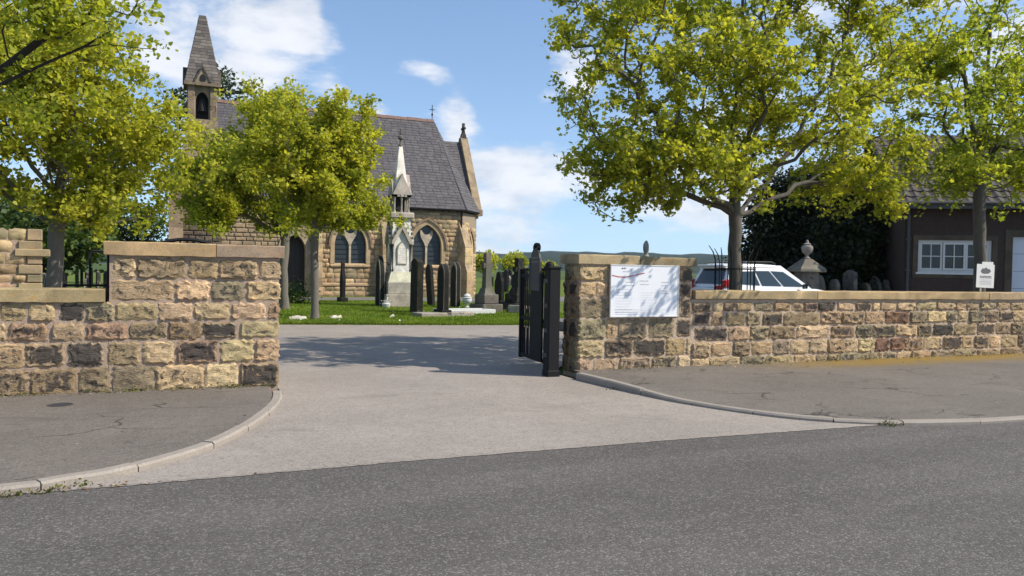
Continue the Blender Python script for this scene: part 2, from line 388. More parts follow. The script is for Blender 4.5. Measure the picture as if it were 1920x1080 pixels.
M_INKL = simple('faint_print', (0.70, 0.70, 0.73), 0.6, 0.1, 30)
M_INKD = simple('dark_print', (0.10, 0.10, 0.11), 0.6, 0.3, 30)
M_REDINK = simple('red_print', (0.45, 0.10, 0.09), 0.6, 0.1, 30)
M_FRAME = simple('white_window_paint', (0.62, 0.61, 0.58), 0.5, 0.05, 4)
M_DOOR = simple('pale_garage_door', (0.60, 0.63, 0.68), 0.5, 0.04, 1.5)
M_BRICK = simple('dark_brick', (0.056, 0.036, 0.027), 0.9, 0.4, 9, 0.3)
M_BRICKM = simple('dark_brick_mortar', (0.040, 0.030, 0.026), 0.95, 0.2, 12)
M_DWOOD = simple('dark_oak_door', (0.022, 0.018, 0.017), 0.6, 0.3, 8, 0.3)
M_DARK = simple('unlit_interior', (0.012, 0.012, 0.013), 0.9, 0.1, 3)
M_POT = simple('white_stoneware', (0.62, 0.62, 0.60), 0.5, 0.1, 14)
M_CARPAINT = simple('white_car_paint', (0.78, 0.78, 0.79), 0.25, 0.01, 2, coat=0.8)
M_BLACKP = simple('black_plastic', (0.018, 0.018, 0.019), 0.5, 0.1, 8)
M_RUBBER = simple('tyre_rubber', (0.02, 0.02, 0.02), 0.85, 0.1, 10)
M_ALLOY = simple('alloy_rim', (0.45, 0.45, 0.46), 0.3, 0.05, 6, metallic=0.9)
M_LAMP = simple('red_tail_lamp', (0.42, 0.015, 0.02), 0.15, 0.1, 6, coat=1.0)
M_LAMPW = simple('clear_headlamp', (0.6, 0.6, 0.62), 0.1, 0.05, 6, coat=1.0)
M_TILE = simple('roof_tile', (0.075, 0.060, 0.050), 0.85, 0.35, 5, 0.3)
M_RTILE = simple('red_ridge_tile', (0.19, 0.115, 0.09), 0.85, 0.35, 5, 0.3)
def glass(name, c, rough=0.06, spec=0.5):
    t = mat(name); t.p.inputs['Base Color'].default_value = c + (1,); t.p.inputs['Roughness'].default_value = rough
    t.p.inputs['Specular IOR Level'].default_value = spec
    n = t.noise(t.obj, 6, 3); t.put(t.p.inputs['Normal'], t.bump(n, 0.06, 0.02)); return t.mat
M_GLASS = glass('leaded_window_glass', (0.035, 0.045, 0.052), 0.25)
M_PANE = glass('house_window_glass', (0.012, 0.013, 0.015), 0.08)
M_CARGL = glass('car_glass', (0.02, 0.035, 0.04), 0.04, 0.7)

GZ = -0.10      # road, drive and churchyard level; the pavements lie higher
LPZ = -0.045    # west pavement level

# ------------------------------------------------------------------ ground, road, pavements
def sheet(name, poly, z, material, skirt=0.0):
    b = MB(); k = len(poly)
    b.add([(x, y, z) for x, y in poly], [tuple(range(k))])
    if skirt:
        b.add([(x, y, z) for x, y in poly] + [(x, y, z-skirt) for x, y in poly], [(i, (i+1) % k, (i+1) % k+k, i+k) for i in range(k)])
    return struct(b.build(name, material))
b = MB(); S = 6000
b.add([(-S, -S, -0.14), (S, -S, -0.14), (S, S, -0.14), (-S, S, -0.14)], [(0, 1, 2, 3)])
struct(b.build('ground', M_FIELD))
def spline(pts, step=0.12):
    out = []; P = [Vector((*p, 0)) for p in pts]
    for i in range(len(P)-1):
        p0 = P[max(i-1, 0)]; p1 = P[i]; p2 = P[i+1]; p3 = P[min(i+2, len(P)-1)]
        n = max(2, int((p2-p1).length/step))
        for k in range(n):
            u = k/n
            q = 0.5*((2*p1) + (p2-p0)*u + (2*p0-5*p1+4*p2-p3)*u*u + (3*p1-p0-3*p2+p3)*u**3)
            out.append((q.x, q.y))
    out.append(pts[-1]); return out
def offset(path, d):
    out = []
    for i, p in enumerate(path):
        a = path[max(i-1, 0)]; c = path[min(i+1, len(path)-1)]
        tx, ty = c[0]-a[0], c[1]-a[1]; l = math.hypot(tx, ty) or 1
        out.append((p[0]-ty/l*d, p[1]+tx/l*d))
    return out
KL = spline([(-14, 6.46), (-8, 6.46), (-3, 6.46), (-1.06, 6.50), (-0.68, 6.60), (-0.27, 6.80), (0.39, 7.52), (0.84, 8.45), (1.16, 9.42), (1.28, 10.0), (1.33, 10.45)])
KR = spline([(5.64, 10.62), (5.66, 10.3), (5.75, 9.29), (5.90, 8.25), (6.43, 7.06), (7.18, 6.44), (7.93, 6.19), (8.7, 6.08), (10.5, 6.02), (16, 6.0), (30, 6.0), (40, 6.0)])
KW = 0.115
# road
def ragged(pts, amp, step, rng):
    out = []
    for p, q in zip(pts, pts[1:]):
        n = max(1, int(math.dist(p, q)/step))
        for i in range(n): out.append((p[0]+(q[0]-p[0])*i/n, p[1]+(q[1]-p[1])*i/n+rng.uniform(-amp, amp)))
    return out+[pts[-1]]
SEAM = ragged([(-1.4, 6.462), (-0.05, 6.470), (2.0, 6.520), (4.8, 6.500), (7.54, 6.400), (8.6, 6.125), (8.9, 6.07)], .010, .06, random.Random(40))
rx = [(-60, 6.462), (-20, 6.462), (-5, 6.462)] + SEAM + [(15, 6.06), (30, 6.04), (60, 6.02)]
b = MB(); k = len(rx); b.add([(x, y, GZ) for x, y in rx]+[(x, 5.0, GZ) for x, y in rx]+[(x, -3.5, GZ) for x, y in rx], [(i, i+1, k+i+1, k+i) for i in range(k-1)]+[(k+i, k+i+1, 2*k+i+1, 2*k+i) for i in range(k-1)])
struct(b.build('road', M_ROAD))
sheet('pavement_opposite', [(-60, -6.5), (60, -6.5), (60, -3.5), (-60, -3.5)], 0.0, M_PAVE, 0.14)
# driveway through the gate and along the churchyard
edgeN = [(9.6, 21.45), (7.5, 21.75), (6.0, 22.05), (4.4, 22.4), (2.8, 22.75), (0.5, 23.4), (-2.4, 23.6)]
dv = [p for p in SEAM if p[0] < 7.22]
dv += [(x, y) for x, y in reversed(KR) if 5.6 < x < 7.24] + [(5.64, 11.5), (6.3, 12.3), (9.0, 13.0), (9.8, 14.0)] + edgeN + [(-3.2, 19), (-2.2, 15), (0.2, 12.6), (1.36, 11.5), (1.36, 10.5)]
dv += [(x, y) for x, y in reversed(KL) if x > -1.2]
dvo = sheet('driveway', dv, GZ+0.004, M_DRIVE)
import bmesh
bm = bmesh.new(); bm.from_mesh(dvo.data); bmesh.ops.triangulate(bm, faces=bm.faces, ngon_method='EAR_CLIP'); bm.to_mesh(dvo.data); bm.free()
# pavements with kerb stones
pl = [(-14, 11.2)] + [(-14, KL[0][1]+KW-.004)] + offset(KL, KW-0.004) + [(1.19, 11.2)]
pav_l = sheet('pavement_west', pl, LPZ, M_PAVE, 0.1)
def kerb_z(x, y):     # the east pavement falls towards its kerb away from the gate
    u = min(1, max(0, (10.3-y)/2.6)); return -0.058*u*u*(3-2*u)
ik = offset(KR, KW-0.004); n_ = len(ik); vs = []
for (x, y) in ik:
    xw = 5.80+(x-ik[0][0])*(34.2/(ik[-1][0]-ik[0][0])); zk = kerb_z(x, y)
    for u in (0, .12, .35, .7, 1): vs.append((x+(xw-x)*u, y+(11.2-y)*u, zk*(1-u)**1.6))
b = MB(); b.add(vs, [(5*i+j, 5*i+j+1, 5*i+j+6, 5*i+j+5) for i in range(n_-1) for j in range(4)]); pav_r = struct(b.build('pavement_east', M_PAVE, None, 40))
t = mat('kerb_sandstone'); n = t.noise(t.pos, 4, 5, 0.6); n2 = t.noise(t.pos, 50, 4, 0.65)
c = t.mix(n, (0.25, 0.215, 0.178, 1), (0.42, 0.365, 0.305, 1)); c = t.mix(t.ramp(n2, .3, .7, 0, .35), c, (0.15, 0.13, 0.11, 1))
t.put(t.p.inputs['Base Color'], c); t.p.inputs['Roughness'].default_value = 0.9; t.put(t.p.inputs['Normal'], t.bump(n2, 0.4, 0.006)); M_KERB = t.mat
def kerb(path, parent, zf, length, rng, xlim):
    """individual kerb stones laid end to end along a curved line"""
    acc = 0; start = 0; L = length*rng.uniform(.8, 1.2); i = 0
    while i < len(path)-1:
        acc += math.dist(path[i], path[i+1]); i += 1
        if acc >= L or i == len(path)-1:
            seg = path[start:i+1]
            cx = sum(p[0] for p in seg)/len(seg)
            if xlim[0] < cx < xlim[1] and acc > 0.15:
                g = 0.006
                o = offset(seg, 0.0); q = offset(seg, KW)
                def trim(P):
                    P = list(P)
                    for a, bb in ((0, 1), (-1, -2)):
                        dx, dy = P[bb][0]-P[a][0], P[bb][1]-P[a][1]; l = math.hypot(dx, dy) or 1
                        P[a] = (P[a][0]+dx/l*g, P[a][1]+dy/l*g)
                    return P
                o = trim(o); q = trim(q); dz = rng.uniform(-.006, .006); dd = rng.uniform(-.006, .006)
                b = MB(); k = len(o); vs = []
                for (x0, y0), (x1, y1) in zip(o, q):
                    ux, uy = (x1-x0)/KW, (y1-y0)/KW
                    f = lambda s, zz: (x0+ux*(s+dd), y0+uy*(s+dd), zz+dz)
                    z = zf(x0, y0); vs += [f(0, GZ-0.03), f(-0.002, z-0.015), f(0.018, z+0.004), f(KW-0.012, z+0.006), f(KW, z-0.02)]
                fs = [(5*a+j, 5*a+j+1, 5*a+j+6, 5*a+j+5) for a in range(k-1) for j in range(4)] + [(0, 1, 2, 3, 4), tuple(5*(k-1)+j for j in (4, 3, 2, 1, 0))]
                b.add(vs, fs); b.build('kerb_stone', M_KERB, parent, 40)
            start = i; acc = 0; L = length*rng.uniform(.8, 1.2)
rg = random.Random(4)
kerb(KL, pav_l, lambda x, y: LPZ, 0.75, rg, (-6, 9))
kerb(KR, pav_r, kerb_z, 0.85, rg, (0, 22))
# round iron stopcock cover set into the west pavement
b = MB(); b.lathe([(0.02, -0.03), (0.13, -0.03), (0.13, 0.004), (0.115, 0.007), (0.11, 0.003), (0.02, 0.004)], (0, 0, 0), 20)
for k in range(5): b.box(-0.08, 0.08, -0.07+k*0.032, -0.06+k*0.032, 0.002, 0.006)
o = b.build('stopcock_cover', M_IRONG, None, 40, (-1.08, 10.05, LPZ)); tag(o, 'small round worn metal cover set in the tarmac of the left pavement', 'cover')

# churchyard lawn, chapel path, car park
lawn = [(30, 27)] + [(9.9, 21.6)] + edgeN + [(-3.4, 19), (-2.4, 15), (0.1, 12.7), (1.0, 11.45), (-25, 11.45), (-25, 130), (60, 130), (60, 30)]
sheet('lawn', lawn, GZ+0.03, M_LAWN, 0.06)
sheet('chapel_path', [(10.9, 38), (13.5, 32.8), (15.3, 33.6), (19.5, 37.5), (32, 40), (32, 44), (20, 43), (17.6, 42.2), (15.5, 41.5), (1, 41.5), (-6, 41.5), (-6, 38.5)], GZ+0.038, M_PATH)
sheet('car_park', [(8.4, 11.5), (45, 11.5), (45, 26.8), (30, 26.8), (10.2, 21.2), (9.8, 14)], 0.10, M_PATH, 0.26)

# distant wooded hills
def hills():
    rng = np.random.default_rng(5)
    az = np.radians(np.linspace(-60, 110, 260)); vs = []; fs = []
    rows = [(1500, 0.0), (1750, 0.35), (2100, 0.75), (2500, 1.0), (3000, 0.7)]
    ph = rng.uniform(0, 6.28, 12)
    prof = np.zeros_like(az)
    for i, fq in enumerate([2.3, 3.9, 6.1, 9.7, 15, 24, 37, 58, 90, 140]): prof += np.sin(az*fq+ph[i])*(1.0/(i+1.3))
    for r, hh in rows:
        for j, a in enumerate(az):
            d = math.degrees(a)
            H = 62 + 9*prof[j] - 0.62*(d-20) if d > 20 else 62 + 9*prof[j] + min(14, 0.5*(20-d))
            H = max(H, 26)
            z = -2 + H*hh + (rng.uniform(-2.2, 2.2) if hh > 0.3 else 0)
            vs.append((r*math.sin(a), r*math.cos(a), z))
    n = len(az)
    for i in range(len(rows)-1):
        for j in range(n-1): fs.append((i*n+j, i*n+j+1, (i+1)*n+j+1, (i+1)*n+j))
    b = MB(); b.add(vs, fs); return struct(b.build('hills', M_HILL, None, 60))
hills()

# ------------------------------------------------------------------ stone walls and gate piers
PAL = {  # colour, soot amount
 't': ((0.44, 0.33, 0.205), 0.16), 'y': ((0.52, 0.405, 0.25), 0.10), 'b': ((0.32, 0.24, 0.155), 0.28), 'd': ((0.33, 0.255, 0.17), 0.60),
 'g': ((0.31, 0.255, 0.17), 0.26), 'p': ((0.45, 0.335, 0.22), 0.18), 'k': ((0.27, 0.215, 0.155), 0.90), 'r': ((0.25, 0.155, 0.105), 0.3)}
def rock(w_, h_, rng, nx=12, nz=7, bulge=0.035, depth=0.10):
    """rock-faced block: front looks along -y, centred on the origin"""
    b = MB(); planes = []
    for k in range(5):
        planes.append((rng.uniform(0.7, 1.4), rng.uniform(-1.5, 1.5)/max(w_, .2)*0.9, rng.uniform(-1.6, 1.6)/max(h_, .15)*0.6))
    ph = [rng.uniform(0, 6.28) for _ in range(8)]
    cr = [rng.uniform(.015, .075) for _ in range(4)]; am = rng.uniform(.007, .014)
    def outline(u, v):
        x, z = u*w_, v*h_
        for i, (sx, sz) in enumerate(((-1, -1), (1, -1), (1, 1), (-1, 1))):
            dx = 0.5*w_ - sx*x; dz2 = 0.5*h_ - sz*z; c = cr[i]
            if dx < c and dz2 < c:
                qx, qz = c-dx, c-dz2; l = math.hypot(qx, qz)
                if l > c: x -= sx*qx*(1-c/l); z -= sz*qz*(1-c/l)
        e = max(abs(u), abs(v))*2
        k = am*e
        x += k*math.sin(9*v*3+ph[0]) + k*.7*math.sin(23*v+ph[1]); z += k*math.sin(8*u*3+ph[2]) + k*.7*math.sin(19*u+ph[3])
        return x, z
    vs = []; core = []
    for j in range(nz+1):
        for i in range(nx+1):
            # push samples towards the rim so that the arris is crisp
            u = i/nx-0.5; v = j/nz-0.5
            u = 0.5*math.copysign(abs(2*u)**0.75, u); v = 0.5*math.copysign(abs(2*v)**0.75, v)
            x, z = outline(u, v)
            ed = min(0.5*w_-abs(u*w_), 0.5*h_-abs(v*h_))
            prof = min(1.0, ed/0.016)**0.6
            hgt = min(a+bb*x/1.0+c*z/1.0 for a, bb, c in planes)
            nn = 0.34*math.sin(23*x+ph[4]+3*math.sin(17*z+ph[5])) + 0.42*math.sin(55*z+ph[6]+2*math.sin(13*x+ph[7])) + rng.uniform(-.45, .45)
            y = -bulge*prof*max(0.15, hgt+0.55*nn)
            vs.append((x, y, z)); core.append(min(1.0, ed/0.055))
    N = nx+1
    fs = [(j*N+i, j*N+i+1, (j+1)*N+i+1, (j+1)*N+i) for j in range(nz) for i in range(nx)]
    rim = [i for i in range(N)] + [j*N+nx for j in range(1, nz+1)] + [nz*N+i for i in range(nx-1, -1, -1)] + [j*N for j in range(nz-1, 0, -1)]
    base = len(vs)
    for r in rim:
        x, y, z = vs[r]; vs.append((x, depth, z))
    k = len(rim)
    fs += [(rim[i], base+i, base+(i+1) % k, rim[(i+1) % k]) for i in range(k)]
    b.add(vs, fs); b.core = core+[0.0]*(len(vs)-len(core)); return b
def with_core(me, b):
    a = me.attributes.new('face_core', 'FLOAT', 'POINT'); a.data.foreach_set('value', b.core); return me
def jit(c, rng, a=0.13):
    f = 1+rng.uniform(-a, a); return tuple(max(0, x*f*(1+rng.uniform(-.05, .05))) for x in c)
WY = 10.93
def lay(parent, x0, x1, z0, z1, code, rng, y=WY, name='stone', bulge=None):
    w_, h_ = x1-x0, z1-z0
    colr, soot = PAL[code]
    nx = max(7, min(18, int(w_/0.03))); nz = max(5, min(10, int(h_/0.027)))
    rb_ = rock(w_, h_, rng, nx, nz, bulge if bulge else rng.uniform(.020, .036)); me = with_core(rb_.mesh('stone', M_STONE, 22), rb_)
    c = jit(colr, rng)
    return link(name, me, parent, ((x0+x1)/2, y+rng.uniform(-.010, .004), (z0+z1)/2), None, None, c+(min(1, max(0, soot+rng.uniform(-.1, .12))),))
rg = random.Random(11)
CODES = 'tttyyybbggpdk'
# ---- west gate pier and low wall
pierL = empty('gate_pier', (0.35, 11.2, LPZ), 0, 'broad square-edged gate pier of rough tan stone left of the driveway', 'gate pier')
wallL = empty('boundary_wall', (-3.5, 11.2, LPZ), 0, 'low rough stone boundary wall running out of frame left of the driveway', 'wall')
def place(o, parent): o.parent = parent; o.matrix_parent_inverse = parent.matrix_basis.inverted() if False else Matrix.Translation(-Vector(parent.location)); return o
MB().box(-0.655, 1.352, WY+0.001, WY+0.54, -0.16, 1.64).build('core', M_MORTARL, None); place(bpy.context.scene.objects[-1] if False else bpy.data.objects['core'], pierL); bpy.data.objects['core'].name = 'mortar_core'
def part(mb, name, material, parent, smooth=None, color=None):
    o = mb.build(name, material, None, smooth, None, None, color); o.parent = parent
    o.matrix_parent_inverse = parent_inv(parent); return o
def parent_inv(parent):
    mw = Matrix.LocRotScale(parent.location, parent.rotation_euler, parent.scale)
    q = parent
    while q.parent is not None:
        q = q.parent; mw = Matrix.LocRotScale(q.location, q.rotation_euler, q.scale) @ mw
    return mw.inverted()
part(MB().box(-6.0, -0.66, WY+0.002, WY+0.40, -0.16, 1.05), 'mortar_core', M_MORTARL, wallL)
ROWL = [
 (1.352, 1.600, [-0.62, -0.36, -0.342, 0.22, 0.252, 0.588, 0.608, 1.073, 1.107, 1.372], 'pbtbt'),
 (1.078, 1.325, [-0.632, 0.079, 0.098, 0.488, 0.526, 0.91, 0.943, 1.372], 'pygt'),
 (0.826, 1.045, [-1.795, -1.526, -1.504, -1.235, -1.184, -0.924, -0.901, -0.60, -0.585, -0.109, -0.097, 0.287, 0.319, 0.748, 0.760, 1.19, 1.213, 1.366], 'bykgtytyb'),
 (0.585, 0.802, [-2.005, -1.731, -1.712, -1.317, -1.267, -0.923, -0.905, -0.457, -0.437, -0.01, 0.015, 0.403, 0.425, 0.836, 0.869, 1.362], 'pbpbbbdy'),
 (0.278, 0.560, [-1.953, -1.547, -1.53, -1.126, -1.081, -0.72, -0.668, -0.312, -0.276, 0.078, 0.116, 0.591, 0.636, 1.040, 1.060, 1.366], 'pdkbydyp'),
 (-0.06, 0.258, [-1.899, -1.508, -1.486, -0.997, -0.980, -0.649, -0.608, -0.141, -0.123, 0.430, 0.450, 0.850, 0.874, 1.366], 'bbbgyyd')]
def inv_of(parent): return parent_inv(parent)
def stone_in(parent, *a, **k):
    o = lay(parent, *a, **k); o.matrix_parent_inverse = inv_of(parent); return o
for z0, z1, xs, codes in ROWL:
    for i, cde in enumerate(codes):
        a, bb = xs[2*i], xs[2*i+1]
        stone_in(pierL if (a+bb)/2 > -0.66 else wallL, a, bb, z0+rg.uniform(-.005, .005), z1+rg.uniform(-.006, .004), cde, rg)
    x = min(xs)-0.02
    if x < -1.5:
        while x > -5.9:
            l = rg.uniform(.3, .55); stone_in(wallL, x-l, x, z0, z1, rg.choice(CODES), rg); x -= l+0.02
def coping(parent, x0, x1, y0, y1, z0, z1, rng, code=(0.40, 0.31, 0.175), soot=0.05):
    """weathered coping slab, slightly uneven"""
    b = MB(); nx = max(4, int((x1-x0)/0.12)); vs = []
    for i in range(nx+1):
        x = x0+(x1-x0)*i/nx; e = [rng.uniform(-.005, .005) for _ in range(8)]
        c = 0.012
        vs += [(x, y0+e[0], z0+e[1]), (x, y0+e[0], z1-c+e[2]), (x, y0+c+e[3], z1+e[4]*.6), (x, (y0+y1)/2, z1+.008+e[5]*.6), (x, y1-c, z1+e[6]*.6), (x, y1+e[7], z1-c), (x, y1+e[7], z0)]
    fs = [(7*i+j, 7*i+(j+1) % 7, 7*(i+1)+(j+1) % 7, 7*(i+1)+j) for i in range(nx) for j in range(7)] + [tuple(range(7)), tuple(7*nx+j for j in range(6, -1, -1))]
    b.add(vs, fs); c = ((x0+x1)/2, (y0+y1)/2, (z0+z1)/2)
    b.xf(lambda p: p-Vector(c))
    o = b.build('coping_slab', M_TRIM, parent, 35, c, None, jit(code, rng, .08)+(soot,)); o.matrix_parent_inverse = inv_of(parent); return o
coping(pierL, -0.715, 0.565, WY-0.06, WY+0.60, 1.632, 1.798, rg, (0.43, 0.33, 0.18))
coping(pierL, 0.573, 1.415, WY-0.055, WY+0.60, 1.636, 1.792, rg, (0.36, 0.29, 0.19), 0.12)
coping(wallL, -2.35, -0.70, WY-0.05, WY+0.44, 1.055, 1.212, rg)
coping(wallL, -4.1, -2.358, WY-0.05, WY+0.44, 1.052, 1.21, rg)
coping(wallL, -6.0, -4.108, WY-0.05, WY+0.44, 1.055, 1.21, rg)
# ---- east gate pier and low wall
pierR = empty('gate_pier', (6.85, 11.2, 0), 0, 'gate pier of rough stone carrying the white notice board', 'gate pier')
wallR = empty('boundary_wall', (12, 11.2, 0), 0, 'long low rough stone wall in front of the parked white car', 'wall')
part(MB().box(5.862, 7.93, WY+0.001, WY+0.54, -0.16, 1.645), 'mortar_core', M_MORTAR, pierR)
part(MB().box(7.934, 26.0, WY+0.002, WY+0.40, -0.16, 1.10), 'mortar_core', M_MORTAR, wallR)
ROWP = [  # dark stones at the right end: the maple's shade put into their colour
 (1.385, 1.615, [5.845, 6.335, 6.36, 6.85, 6.87, 7.35, 7.37, 7.68, 7.70, 7.94], 'ytttd'),
 (1.140, 1.362, [5.835, 6.119, 6.135, 6.34, 6.36, 6.9, 6.92, 7.3, 7.32, 7.68, 7.70, 7.93], 'yygttd'),
 (0.800, 1.120, [5.845, 6.325, 6.345, 6.80, 6.82, 7.3, 7.32, 7.70, 7.72, 7.93], 'ggtbd'),
 (0.478, 0.780, [5.838, 6.300, 6.322, 6.520, 6.548, 7.07, 7.115, 7.590, 7.640, 7.93], 'gtggd'),
 (0.192, 0.458, [5.840, 6.285, 6.320, 6.815, 6.845, 7.43, 7.455, 7.820, 7.85, 7.93], 'yddty'),
 (-0.06, 0.174, [5.840, 6.060, 6.10, 6.560, 6.579, 7.16, 7.185, 7.650, 7.675, 7.93], 'ppggy')]
for z0, z1, xs, codes in ROWP:
    for i, cde in enumerate(codes):
        stone_in(pierR, xs[2*i], xs[2*i+1], z0+rg.uniform(-.006, .006), z1+rg.uniform(-.006, .006), cde, rg)
    # the pier's inner face towards the gate
    y = WY+0.03
    while y < WY+0.52:
        l = rg.uniform(.2, .34); l = min(l, WY+0.54-y)
        if l > .08:
            rb_ = rock(l-.015, z1-z0, rg, 8, 6, .03); me = with_core(rb_.mesh('stone', M_STONE, 38), rb_)
            cde = rg.choice('ggbtdd'); o = link('stone', me, pierR, (5.850, y+l/2, (z0+z1)/2), (0, 0, -PI/2), None, jit(PAL[cde][0], rg)+(PAL[cde][1],))
            o.matrix_parent_inverse = inv_of(pierR)
        y += l
coping(pierR, 5.80, 6.895, WY-0.05, WY+0.60, 1.648, 1.790, rg, (0.39, 0.31, 0.20))
coping(pierR, 6.904, 7.985, WY-0.05, WY+0.60, 1.640, 1.775, rg, (0.29, 0.225, 0.15), 0.3)
ROWW = [  # first dark stones beside the pier have the maple's shade in their colour
 (0.895, 1.052, [7.955, 8.328, 8.346, 8.565, 8.576, 8.835, 8.85, 9.162, 9.219, 9.624, 9.643, 10.018, 10.038, 10.299, 10.319, 10.626, 10.647, 11.065, 11.098, 11.492, 11.557, 11.93, 11.952, 12.13, 12.153, 12.56, 12.583, 13.071, 13.095, 13.596, 13.62, 14.135, 14.144, 14.435, 14.46, 14.817, 14.842, 15.311, 15.337, 15.726, 15.748, 16.172], 'dygtgtpdkydytyyppbgtpp'[:21]),
 (0.655, 0.876, [7.955, 8.317, 8.334, 8.597, 8.633, 9.036, 9.066, 9.379, 9.417, 9.846, 9.878, 10.68, 10.715, 11.179, 11.208, 11.762, 11.784, 12.274, 12.287, 12.893, 12.93, 13.365, 13.389, 13.898, 13.908, 14.195, 14.22, 14.496, 14.547, 14.983, 15.009, 15.402, 15.428, 15.83, 15.857, 16.184], 'dbggdbtbtrbydtgbdt'),
 (0.405, 0.630, [8.0, 8.67, 8.699, 9.138, 9.155, 9.521, 9.548, 10.153, 10.173, 10.934, 10.976, 11.531, 11.575, 11.97, 11.993, 12.557, 12.58, 13.115, 13.138, 13.52, 13.559, 14.107, 14.132, 14.763, 14.789, 15.309, 15.336, 15.762, 15.789, 16.198], 'dtgbybgdtdkbdbg'),
 (0.140, 0.378, [7.955, 8.329, 8.347, 8.769, 8.795, 9.164, 9.183, 9.626, 9.646, 10.013, 10.041, 10.445, 10.466, 10.872, 10.901, 11.304, 11.325, 11.628, 11.645, 12.030, 12.047, 12.408, 12.444, 12.798, 12.822, 13.292, 13.316, 13.799, 13.848, 14.344, 14.369, 14.674, 14.725, 15.139, 15.165, 15.482, 15.508, 15.993, 16.02, 16.212], 'ytbtgyytyyrrbtdtbytb'),
 (-0.06, 0.122, [7.955, 8.309, 8.325, 8.943, 8.962, 9.477, 9.496, 10.108, 10.128, 10.617, 10.637, 10.887, 10.908, 11.183, 11.204, 11.701, 11.723, 12.257, 12.28, 12.599, 12.622, 12.97, 12.994, 13.517, 13.541, 14.129, 14.154, 14.786, 14.812, 15.466, 15.492, 16.224], 'ytgtygbgggytggtb')]
for z0, z1, xs, codes in ROWW:
    for i, cde in enumerate(codes):
        stone_in(wallR, xs[2*i], xs[2*i+1], z0+rg.uniform(-.008, .008), z1+rg.uniform(-.010, .008), cde, rg)
    x = max(xs)+0.025
    while x < 21.5:
        l = rg.uniform(.28, .55); stone_in(wallR, x, x+l, z0, z1, rg.choice(CODES), rg); x += l+0.025
cx = [7.965, 9.232, 10.586, 12.828, 15.039, 17.2, 19.4, 21.7, 23.9, 26.0]
for a, bb in zip(cx, cx[1:]): coping(wallR, a+.004, bb-.004, WY-0.06, WY+0.46, 1.106, 1.242, rg, (0.41, 0.325, 0.19))
for o in (wallL, wallR): o['kind'] = 'thing'
# ------------------------------------------------------------------ chapel
def arch(w_, zb, zs, rise, n=9, cx=0.0):
    """outline of a two-centred pointed opening, from the foot on one side to the foot on the other"""
    c = (rise*rise-w_*w_)/(2*w_); rr = w_+c; pts = [(cx-w_, zb)]
    a1 = math.atan2(rise, c)
    for i in range(n+1):
        a = a1*i/n; pts.append((cx-(-c+rr*math.cos(a)), zs+rr*math.sin(a)))
    for i in range(n-1, -1, -1):
        a = a1*i/n; pts.append((cx+(-c+rr*math.cos(a)), zs+rr*math.sin(a)))
    pts.append((cx+w_, zb)); return pts
def arch_top(x, w_, zs, rise, cx):
    c = (rise*rise-w_*w_)/(2*w_); rr = w_+c; d = abs(x-cx)
    return zs + math.sqrt(max(0, rr*rr-(d+c)**2)) if d < w_ else None
def tint_faces(me, rng, per=1):
    a = me.attributes.new('tint', 'FLOAT', 'FACE'); n = len(me.polygons)
    vals = np.repeat(rng.random(n//per+1), per)[:n].astype(np.float32); a.data.foreach_set('value', vals)
rgc = random.Random(21); npr = np.random.default_rng(8)
CY = 43.0; CTOP = 4.72
chapel = empty('chapel', (9, 47.5, GZ), 0, 'stone chapel with steep slate roof and slender spire among the trees', 'chapel')
def cpart(mb, name, m_, smooth=None, color=None, parent=None):
    p = parent or chapel
    o = mb.build(name, m_, None, smooth, None, None, color); o.parent = p; o.matrix_parent_inverse = parent_inv(p); return o
def cstone(p0, d, x0, x1, z0, z1, m_units, out=0.0, pal='tttybbgpp', parent=None, y=None):
    me = rgc.choice(m_units); l = x1-x0; cde = rgc.choice(pal); colr = jit(PAL[cde][0], rgc, .12)
    nx_, ny_ = d[1], -d[0]
    px = p0[0]+d[0]*(x0+x1)/2+nx_*out; py = p0[1]+d[1]*(x0+x1)/2+ny_*out
    o = link('stone', me, chapel, (px, py, (z0+z1)/2), (0, 0, math.atan2(d[1], d[0])), (l, 1, z1-z0), colr+(PAL[cde][1]*.6,))
    o.matrix_parent_inverse = parent_inv(chapel); return o
UNITS = []
for k in range(10):
    b = rock(0.5, 0.25, random.Random(100+k), 5, 3, 0.05, 0.10); b.xf(lambda p: Vector((p.x/0.5, p.y, p.z/0.25))); UNITS.append(b.mesh('stone', M_CHAPST, 40))
